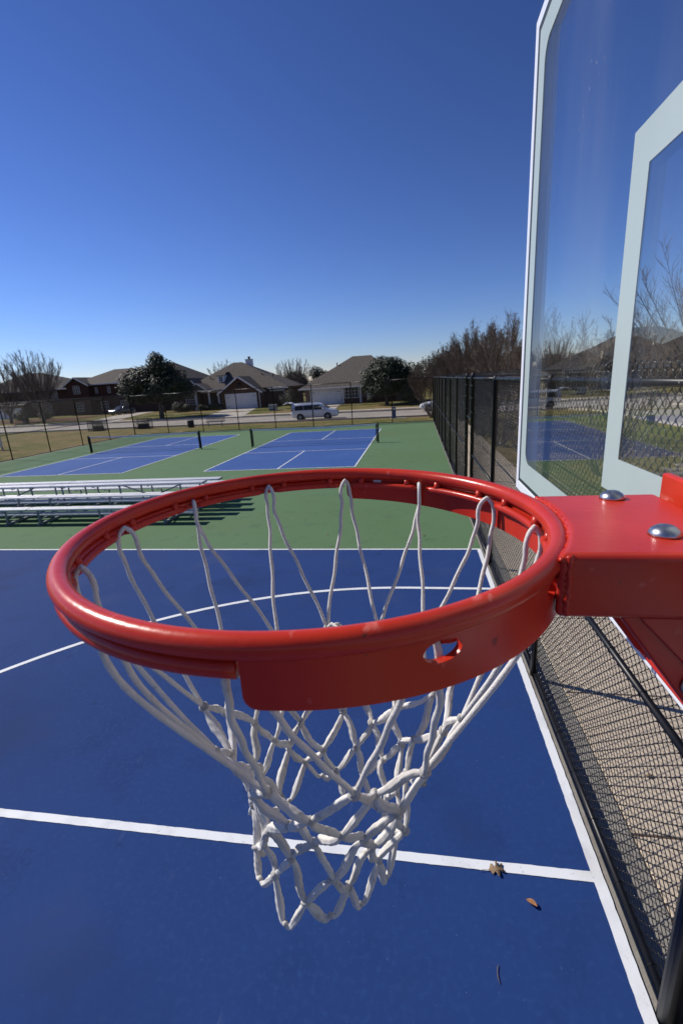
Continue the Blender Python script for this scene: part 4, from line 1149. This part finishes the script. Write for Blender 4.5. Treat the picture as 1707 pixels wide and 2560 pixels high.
for (lx, ly_, lb) in ((-32.2, 43.0, 'dark mesh enclosure with a black box inside, on the grass left of the fence corner'), (-28.0, 44.4, 'dark mesh enclosure with a black box inside, just right of the fence corner')):
    mesh_pen((lx, ly_, zt(lx, ly_)), lb, 'mesh enclosures on the grass')
# blue marker post, grey meter box, mail box, street sign, notice board
t = empty('marker_post', (-2.05, 42.4, zt(-2, 42.4)), 'blue utility marker post on the verge near the fence corner', 'post')
z = t.location.z; MB().box(-2.22, -1.88, 42.28, 42.52, z, z + 1.05).build('post', BLUEP, t, bevel=.02); MB().box(-2.19, -1.91, 42.255, 42.279, z + .78, z + .96).build('label_plate', TRIM, t); MB().box(-2.4, -1.0, 42.1, 42.8, z - .05, z + .035).build('base', LCONC, t)
t = empty('street_sign', (12.2, 27.0, -.1), 'small green street sign on a dark post beside the side street', 'sign')
mb = MB(); mb.tube([(12.2, 27, -.12), (12.2, 27, 1.5)], .03, 8); mb.build('pole', DGREEN, t)
MB().box(12.05, 12.40, 26.9, 27.1, -.12, .42).build('utility_box', DGREEN, t, bevel=.02)
MB().box(12.08, 12.32, 26.955, 26.969, 1.08, 1.58).build('sign_plate', SIGNG, t); MB().box(12.13, 12.27, 26.945, 26.954, 1.2, 1.46).build('sign_panel', TRIM, t)
t = empty('notice_board', (-29.2, 27.9, -.1), 'white and blue notice board cut off by the left edge', 'sign')
MB().box(-29.55, -28.55, 27.86, 27.94, .15, 1.35).build('panel', TRIM, t); MB().box(-29.5, -28.95, 27.84, 27.859, .2, .9).build('poster', BLUEP, t)
for x in (-29.45, -28.65): MB().box(x - .04, x + .04, 27.95, 28.02, -.12, 1.4).build('post', GALV, t)
def wheelie(x, y, label):
    z = zt(x, y); t = empty('wheelie_bin', (x, y, z), label, 'bin', 'bins in front of the houses')
    MB().prism([(x - .27, z + .05), (x + .27, z + .05), (x + .33, z + .95), (x - .33, z + .95)], y - .3, y + .3, 'y').build('tub', PLAST, t, bevel=.03); MB().box(x - .36, x + .36, y - .36, y + .34, z + .95, z + 1.03).build('lid', PLAST, t, bevel=.03)
wheelie(-59.5, 63.4, 'dark wheelie bin in the mulch at far left'); wheelie(-41.0, 71.5, 'dark wheelie bin in the shade beside the porch house')
def ac_unit(x, y, z, label):
    t = empty('utility_cabinet', (x, y, z), label, 'cabinet')
    MB().box(x - .5, x + .5, y - .4, y + .4, z, z + .75).build('case', GALV, t, bevel=.02); MB().box(x - .54, x + .54, y - .44, y + .44, z + .75, z + .82).build('lid', GALV, t, bevel=.02)
ac_unit(-19.6, 62.6, zt(-19.6, 62.6), 'low grey utility cabinet on the lawn between the two garages')

# ------------------------------------------------------------------ trees and shrubs
def fan_tree(name, label, cat, loc, H, spread, seed, limbs=12, branches=13, twigs=6, trunk_h=1.6, trunk_r=.2, limb_r=.06, br_r=.02, tw_r=.009, bark=None, twig=None, group=None, seeds=0, lean=.35, multi=False, crown0=.46):
    """winter tree: limbs fanning out of a short trunk, each with ascending side branches and twigs"""
    rng = random.Random(seed); A = MB(); B = MB(); tips = []
    T = Vector((0, 0, trunk_h))
    if not multi: A.tube([(0, 0, -.2), (.04, .02, trunk_h * .5), tuple(T + Vector((0, 0, .15)))], [trunk_r * 1.15, trunk_r, trunk_r * .9], 8)
    def rnd(k): return Vector((rng.uniform(-1, 1), rng.uniform(-1, 1), rng.uniform(-1, 1))) * k
    for i in range(limbs):
        az = i * 2.39996 + rng.uniform(-.3, .3); tilt = R(spread) * math.sqrt((i + .6) / limbs) * rng.uniform(.85, 1.1)
        top = (H - trunk_h) * (1 - .30 * (tilt / R(spread)) ** 2) * rng.uniform(.90, 1.0)
        o = Vector((math.cos(az), math.sin(az), 0))
        s_ = (o * .10 * rng.uniform(.3, 1) + Vector((0, 0, -.1))) if multi else T + o * trunk_r * .4 + Vector((0, 0, rng.uniform(-.5, .1) * min(1, trunk_h * .5)))
        e = Vector((s_.x, s_.y, s_.z)) + o * math.tan(tilt) * top + Vector((0, 0, top))
        c1 = s_ + (e - s_) * .35 + o * lean * .35 * top * math.tan(tilt); n = 9
        L = [s_ * (1 - t) ** 2 + c1 * 2 * t * (1 - t) + e * t * t + rnd(.0011 * H) * (t > 0) for t in np.linspace(0, 1, n + 1)]
        r0 = limb_r * rng.uniform(.75, 1.2)
        A.tube(L, [r0 * (1 - .88 * q / n) for q in range(n + 1)], 5, caps=False)
        for j in range(branches):
            t = (crown0 + (1 - crown0) * ((j + rng.random()) / branches) ** .7) if multi else (.24 + .76 * ((j + rng.random()) / branches) ** .8); q = min(n - 1, int(t * n)); p = L[q].lerp(L[q + 1], t * n - q); d = (L[q + 1] - L[q]).normalized()
            nd = (d + rnd(.62) + o * .10 + Vector((0, 0, .28))).normalized(); bl_ = H * (.085 + .15 * (1 - t)) * rng.uniform(.7, 1.2)
            pts = [p]; dd = nd.copy()
            for k in range(4): dd = (dd + rnd(.12) + Vector((0, 0, .10))).normalized(); pts.append(pts[-1] + dd * bl_ / 4)
            B.tube(pts, [br_r, br_r * .8, br_r * .62, br_r * .45, br_r * .3], 3, caps=False, smooth=False)
            tips.append(pts[-1])
            for k in range(twigs):
                u_ = rng.uniform(.2, 1); q2 = min(3, int(u_ * 4)); p2 = pts[q2].lerp(pts[q2 + 1], u_ * 4 - q2)
                d2 = (dd + rnd(.7) + Vector((0, 0, .25))).normalized(); tl = bl_ * rng.uniform(.35, .75)
                p3 = p2 + d2 * tl * .5; p4 = p3 + (d2 + rnd(.25) + Vector((0, 0, .15))).normalized() * tl * .5
                B.tube([p2, p3, p4], [tw_r, tw_r * .8, tw_r * .5], 3, caps=False, smooth=False); tips.append(p4)
    t = empty(name, loc, label, cat, group)
    link('trunk', A.mesh('trunk', False), bark or FBARK, t, loc=(0, 0, 0))
    link('crown', B.mesh('crown', False), twig or FTWIG, t, loc=(0, 0, 0))
    if seeds:
        S = MB()
        for p in tips:
            if rng.random() > seeds: continue
            for q in range(4):
                c = p + rnd(.045) + Vector((0, 0, .02)); r_ = rng.uniform(.008, .016)
                S.add([c + Vector((r_, 0, 0)), c + Vector((-r_, 0, 0)), c + Vector((0, r_, 0)), c + Vector((0, -r_, 0)), c + Vector((0, 0, r_)), c + Vector((0, 0, -r_))], [(0, 2, 4), (2, 1, 4), (1, 3, 4), (3, 0, 4), (2, 0, 5), (1, 2, 5), (3, 1, 5), (0, 3, 5)])
        link('seed_heads', S.mesh('seed_heads', False), SEED, t, loc=(0, 0, 0), kind='stuff')
    return t
def leafy_mesh(rng, blobs, count, size, name='crown'):
    """leaf sprays spread through a set of ellipsoids, thicker towards their shells"""
    v = []; f = []
    tot = sum(b[3] * b[4] * b[5] for b in blobs)
    for (cx, cy, cz, rx, ry_, rz) in blobs:
        for _ in range(int(count * rx * ry_ * rz / tot)):
            while True:
                d = Vector((rng.gauss(0, 1), rng.gauss(0, 1), rng.gauss(0, 1)))
                if d.length > .1: break
            d.normalize(); q = rng.random() ** .38 * (1 + .12 * math.sin(d.x * 7 + cx) * math.cos(d.z * 9 + cy))
            c = Vector((cx + d.x * rx * q, cy + d.y * ry_ * q, cz + d.z * rz * q))
            nrm = (d + Vector((rng.uniform(-1, 1), rng.uniform(-1, 1), rng.uniform(-.3, 1.2))) * .8).normalized()
            a = nrm.orthogonal().normalized(); b = nrm.cross(a); w_ = rng.uniform(0, 6.28)
            a, b = a * math.cos(w_) + b * math.sin(w_), b * math.cos(w_) - a * math.sin(w_)
            for k in range(2):
                l = size * rng.uniform(.6, 1.3); h_ = l * rng.uniform(.35, .6)
                o = c + (a * rng.uniform(-1, 1) + b * rng.uniform(-1, 1) + nrm * rng.uniform(-.5, .5)) * size * .8
                i = len(v); bend = nrm * h_ * .3
                v += [tuple(o - a * l), tuple(o - b * h_ + bend), tuple(o + a * l), tuple(o + b * h_ + bend)]; f.append((i, i + 1, i + 2, i + 3))
    me_ = bpy.data.meshes.new(name); me_.from_pydata(v, [], f); me_.update()
    return me_
def leafy_tree(name, label, cat, loc, blobs, count, size, seed, mt, trunk_h, r0=.25, group=None, limbs=True):
    rng = random.Random(seed)
    t = empty(name, loc, label, cat, group)
    mb = MB()
    mb.tube([(0, 0, -.2), (.05, 0, trunk_h * .5), (.0, .05, trunk_h)], [r0 * 1.2, r0, r0 * .8], 9)
    for b in blobs:
        p = Vector((0, 0, trunk_h * .8)); e = Vector(b[:3]); md = p.lerp(e, .5) + Vector((0, 0, -.2))
        mb.tube([p, md, e], [r0 * .55, r0 * .3, r0 * .08], 6)
    link('trunk', mb.mesh('trunk', False), BARK, t, loc=(0, 0, 0))
    link('crown', leafy_mesh(rng, blobs, count, size), mt, t, loc=(0, 0, 0))
    return t
def blobset(rng, W, D, z0, z1, n, rmin, rmax):
    out = []
    for k in range(n):
        a = 2 * PI * k / n + rng.uniform(-.3, .3); h_ = rng.random(); q = math.sqrt(max(.05, 1 - (abs(h_ - .35) / .7) ** 2)) * rng.uniform(.45, .95)
        r_ = rng.uniform(rmin, rmax)
        out.append((W * q * math.cos(a) * .75, D * q * math.sin(a) * .75, z0 + r_ * .7 + (z1 - z0 - r_ * 1.6) * h_, r_, r_, r_ * rng.uniform(.7, .95)))
    return out
rg = random.Random(21)
# big live oak in front of the porch house
bl = [(-2.6, -.8, 3.0, 1.9, 1.6, 1.0), (1.9, -.9, 3.1, 2.0, 1.7, 1.0), (-.4, -1.3, 3.2, 1.6, 1.4, 1.0), (.3, .2, 7.8, 1.15, 1.2, 1.15), (-3.6, 0, 4.1, 2.2, 2.2, 1.7), (-1.6, -.6, 5.2, 2.2, 2.2, 1.9), (.6, 0, 6.9, 1.7, 1.8, 1.7), (2.6, 0, 4.7, 2.2, 2.3, 1.9), (4.0, .3, 3.6, 1.5, 1.6, 1.3), (1.0, -1.4, 4.2, 2.2, 1.8, 1.8), (-2.4, 1.4, 6.0, 1.5, 1.5, 1.3), (-4.5, 0, 5.4, 1.1, 1.2, 1.1), (2.0, .5, 6.4, 1.3, 1.4, 1.2), (0, 1.4, 4.8, 2.4, 2, 2), (-3.0, 0, 6.4, 1.0, 1.0, .8)]
leafy_tree('live_oak', 'large dark live oak between the brick house and the porch house', 'tree', (-35.4, 61.0, zt(-35, 61)), bl, 22000, .12, 5, OAKL, 2.6, .30)
# round evergreen by the low house
bl = [(0, 0, 4.5, 2.1, 2.1, 1.6), (-1.7, 0, 3.5, 1.7, 1.7, 1.7), (1.8, 0, 3.9, 1.6, 1.7, 1.6), (.4, -1.0, 3.2, 2.0, 1.6, 1.7), (2.6, 0, 3.2, 1.1, 1.2, 1.2), (-2.3, 0, 2.4, 1.1, 1.2, 1.1), (-.9, 0, 5.2, 1.1, 1.1, .9), (1.2, .3, 5.1, 1.1, 1.1, .9), (-.2, 1, 3.4, 2.1, 1.6, 1.9)]
leafy_tree('evergreen_tree', 'dense rounded evergreen in front of the grey hip roof', 'tree', (-3.9, 62.2, zt(-4, 62)), bl + [(-.3, -1.2, 2.1, 2.2, 1.3, 1.1)], 22000, .10, 6, EVERL, 2.0, .22)
# bare trees
fan_tree('bare_tree', 'pale rounded bare tree at far left above the fence', 'tree', (-56.2, 63.2, zt(-55, 63)), 10.5, 35, 31, limbs=26, branches=18, twigs=8, trunk_h=1.6, trunk_r=.24, limb_r=.085, br_r=.026, tw_r=.013, group='bare shade trees')
fan_tree('bare_tree', 'bare tree cut off by the left edge of the picture', 'tree', (-64.6, 66, zt(-66, 66)), 9.4, 42, 32, limbs=24, branches=16, twigs=8, trunk_h=1.6, trunk_r=.22, limb_r=.08, br_r=.026, tw_r=.013, group='bare shade trees')
fan_tree('bare_tree', 'bare tree standing between the two garages against the sky', 'tree', (-22.4, 86, 0), 7.7, 40, 33, limbs=24, branches=16, twigs=8, trunk_h=1.2, trunk_r=.18, limb_r=.07, br_r=.026, tw_r=.013, group='bare shade trees')
fan_tree('bare_tree', 'pale bare tree peeping out behind the live oak', 'tree', (-38.4, 92, 0), 8.4, 36, 34, limbs=20, branches=14, twigs=8, trunk_h=1.4, trunk_r=.18, limb_r=.07, br_r=.026, tw_r=.013, group='bare shade trees')
fan_tree('bare_tree', 'tall bare tree reaching over the target square on the right', 'tree', (16.4, 30.4, zt(16, 30)), 9.4, 50, 36, limbs=18, branches=16, twigs=8, trunk_h=1.8, trunk_r=.2, limb_r=.075, br_r=.016, tw_r=.0075, bark=BARK, twig=TWIG, group='bare shade trees')
# dark evergreens behind the houses
for i, (x, y_, W, h_, lb) in enumerate(((-18.6, 92, 2.6, 6.6, 'dark evergreen behind the bare tree between the garages'), (-24.8, 97, 3.0, 6.2, 'dark evergreen behind the chimney house roof'), (3.6, 60, 3.6, 7.2, 'dark evergreen above the crape myrtles behind the back fence'), (9.0, 76, 4.4, 6.6, 'dark evergreen left of the cream gable seen through the glass'), (21, 58, 3.6, 4.6, 'dark evergreen shrub in front of the dark hip roof'), (-1.0, 66, 3.0, 5.4, 'dark evergreen right of the rounded evergreen'))):
    leafy_tree('evergreen_tree', lb, 'tree', (x, y_, -.1), blobset(random.Random(50 + i), W, W, .5, h_, 9, W * .4, W * .6), 6000, .13, 60 + i, EVERL if i % 2 else WOODL, 1.6, .2)
# shrubs
def shrub(name, label, cat, x, y, blobs, count, size, seed, mt, group=None):
    t = empty(name, (x, y, zt(x, y)), label, cat, group)
    rng = random.Random(seed)
    mb = MB()
    for k in range(5):
        a = rng.uniform(0, 6.28); mb.tube([(0, 0, -.05), (.2 * math.cos(a), .2 * math.sin(a), .5)], [.03, .012], 5)
    link('stem', mb.mesh('stem', False), BARK, t, loc=(0, 0, 0))
    link('foliage', leafy_mesh(rng, blobs, count, size, 'foliage'), mt, t, loc=(0, 0, 0))
shrub('shrub', 'large rounded shrub beside the rounded evergreen', 'shrub', -.9, 60.5, [(0, 0, 1.5, 1.3, 1.2, 1.3), (.6, 0, 1.0, 1.0, 1.0, 1.0), (-.6, 0, 1.2, .9, .9, 1.0)], 3600, .07, 71, HEDGEL, 'shrubs in front of the houses')
shrub('shrub', 'rounded shrub under the live oak beside the porch window', 'shrub', -37.2, 69.6, [(0, 0, .8, 1.2, 1, .95), (1.4, 0, .6, .9, .9, .7)], 3000, .06, 72, HEDGEL, 'shrubs in front of the houses')
shrub('hedge', 'clipped dark hedge in front of the porch columns', 'hedge', -32.2, 69.9, [(-1.4, 0, .5, .8, .5, .6), (-.4, 0, .5, .8, .5, .6), (.6, 0, .5, .8, .5, .6), (1.3, 0, .5, .7, .5, .6)], 3600, .06, 73, EVERL)
shrub('shrub', 'small shrub below the window of the low house', 'shrub', -6.4, 66.6, [(0, 0, .5, .6, .6, .55)], 900, .05, 74, HEDGEL, 'shrubs in front of the houses')
shrub('shrub', 'rounded dark shrub left of the far left driveway', 'shrub', -66.5, 70, [(0, 0, .9, 1.5, 1.2, .9)], 2200, .07, 75, HEDGEL, 'shrubs in front of the houses')
shrub('shrub', 'rounded olive shrub in the mulch at far left', 'shrub', -62.0, 70.5, [(0, 0, .8, 1.4, 1.1, .85)], 2200, .07, 76, HEDGEL, 'shrubs in front of the houses')
shrub('shrub', 'tall shrub at the left corner of the low house', 'shrub', -18.2, 67.2, [(0, 0, 1.3, .8, .8, 1.3), (.3, 0, .8, .9, .8, .8)], 2200, .06, 77, HEDGEL, 'shrubs in front of the houses')
shrub('shrub', 'dark shrub at the right corner of the chimney house', 'shrub', -20.4, 71.8, [(0, 0, .9, 1.0, .8, .95)], 1600, .06, 78, EVERL, 'shrubs in front of the houses')
# crape myrtles outside the right fence
cm = [(1.25, 39.6, 4.75, 'pale trunked crape myrtle just behind the far fence corner'), (3.2, 33.6, 5.3, 'crape myrtle outside the fence, farthest of its row'), (3.5, 29.4, 5.7, 'crape myrtle outside the fence, second farthest of its row'), (3.3, 25.2, 5.7, 'crape myrtle outside the fence, third farthest of its row'), (3.6, 21.2, 5.7, 'crape myrtle outside the fence, left of the backboard edge'), (3.9, 17.4, 5.5, 'crape myrtle just right of the backboard edge behind the glass'), (5.4, 14.6, 4.7, 'crape myrtle seen through the glass left of the target square'), (8.7, 21.6, 5.4, 'crape myrtle seen through the target square')]
for i, (x, y_, h_, lb) in enumerate(cm):
    fan_tree('crape_myrtle', lb, 'tree', (x, y_, zt(x, y_)), h_ * .95, 33, 80 + i, limbs=34 if i < 5 else 15, branches=20 if i < 5 else 11, twigs=10 if i < 5 else 7, crown0=.46 if i < 5 else .64, trunk_h=0, limb_r=.030, br_r=.009, tw_r=.0062, bark=CBARK, twig=TWIG, group='bare crape myrtles along the fence', seeds=.22, multi=True)
# far wood behind everything, one mass
rng = random.Random(90)
bl = []
for k in range(90):
    x = -230 + 5.0 * k + rng.uniform(-2, 2); y_ = 135 + rng.uniform(-8, 25) - .1 * abs(x); r_ = rng.uniform(2.2, 3.4)
    bl.append((x, y_, r_ * .75, r_ * 1.3, r_, r_ * rng.uniform(.7, 1.0)))
o = link('far_wood', leafy_mesh(rng, bl, 26000, .34, 'far_wood'), WOODL)
tag(o, 'low belt of dark trees far behind the houses', 'woodland', kind='stuff')

# ------------------------------------------------------------------ litter on the court
def oak_leaf(loc, rz, size, label, group='fallen leaves on the court'):
    t = empty('fallen_leaf', loc, label, 'leaf', group)
    out_ = [(-.5, .03), (-.42, .10), (-.30, .30), (-.20, .42), (-.12, .40), (-.14, .22), (-.08, .12), (.05, .28), (.12, .52), (.24, .50), (.22, .30), (.17, .13), (.30, .17), (.46, .34), (.56, .30), (.48, .12), (.40, .03), (.50, -.06), (.56, -.20), (.46, -.26), (.30, -.12), (.18, -.12), (.20, -.34), (.12, -.50), (.02, -.46), (.0, -.26), (-.08, -.12), (-.18, -.24), (-.28, -.30), (-.34, -.22), (-.40, -.08), (-.5, -.03)]
    k = len(out_)
    def Z(x, y): return .012 + .10 * (y * y) + .03 * math.sin(x * 6) + .045 * abs(x)
    vs = [(x * size, y * size, Z(x, y) * size) for x, y in out_] + [(x * size, y * size, Z(x, y) * size + .0006) for x, y in out_]
    cs = [(0.0, 0.0, .012 * size), (0, 0, .012 * size + .0006)]
    fs = [(2 * k, (i + 1) % k, i) for i in range(k)] + [(2 * k + 1, i + k, (i + 1) % k + k) for i in range(k)] + [(i, (i + 1) % k, (i + 1) % k + k, i + k) for i in range(k)]
    o = link('blade', MB().add(vs + cs, fs, True).mesh('blade'), LEAFB, t, loc=(0, 0, 0))
    link('stalk', MB().tube([(-.48 * size, 0, .03 * size), (-.8 * size, .05 * size, .05 * size), (-1.1 * size, .02 * size, .02 * size)], .0011, 5).mesh('stalk'), LEAFB, t, loc=(0, 0, 0))
    t.rotation_euler.z = rz
oak_leaf((.458, 2.311, .012), R(12), .095, 'pale lobed oak leaf lying on the white lane line')
t = empty('fallen_leaf', (.636, 2.131, .006), 'curled reddish brown leaf on the blue court below the lane line', 'leaf', 'fallen leaves on the court')
vs = []; fs = []
for i in range(9):
    for j in range(7):
        u, v_ = i / 8 - .5, j / 6 - .5; w_ = .5 * math.cos(u * PI) ** .8 if abs(u) < .5 else 0
        vs.append((u * .07, v_ * w_ * .06, .004 + abs(v_) * w_ * .065 + .012 * (u + .5) ** 2))
fs = [(i * 7 + j, (i + 1) * 7 + j, (i + 1) * 7 + j + 1, i * 7 + j + 1) for i in range(8) for j in range(6)]
o = link('blade', MB().add(vs, fs, True).mesh('blade', False), LEAFR, t, loc=(0, 0, 0)); sd = o.modifiers.new('thick', 'SOLIDIFY'); sd.thickness = .0008
t.rotation_euler.z = R(-38)
t = tag(MB().tube([(.392, 1.80, .010), (.383, 1.785, .012), (.379, 1.76, .010), (.380, 1.735, .011), (.385, 1.715, .010)], [.0012, .002, .0022, .002, .0012], 6).build('twig', TWIG), 'short dark twig on the blue court near the bottom edge', 'twig')
for i, (x, y_, s_, lb) in enumerate(((-1.9, 9.0, .05, 'tiny brown leaf on the green strip left of the bleacher shadows'), (.1, 8.9, .06, 'small brown leaf on the green strip near the fence'), (-4.0, 15.2, .08, 'dark leaf on green paint just beyond the bleachers'), (1.21, 2.95, .06, 'dry leaf caught against the bottom rail of the fence'))):
    oak_leaf((x, y_, .006 if i < 3 else -.08), rg.uniform(0, 6), s_, lb)
for i in range(6):
    oak_leaf((rg.uniform(1.22, 2.3), rg.uniform(1.9, 7.5), -.042), rg.uniform(0, 6), rg.uniform(.04, .07), 'tiny dry leaf on the concrete outside the fence', 'dry leaves scattered outside the fence')
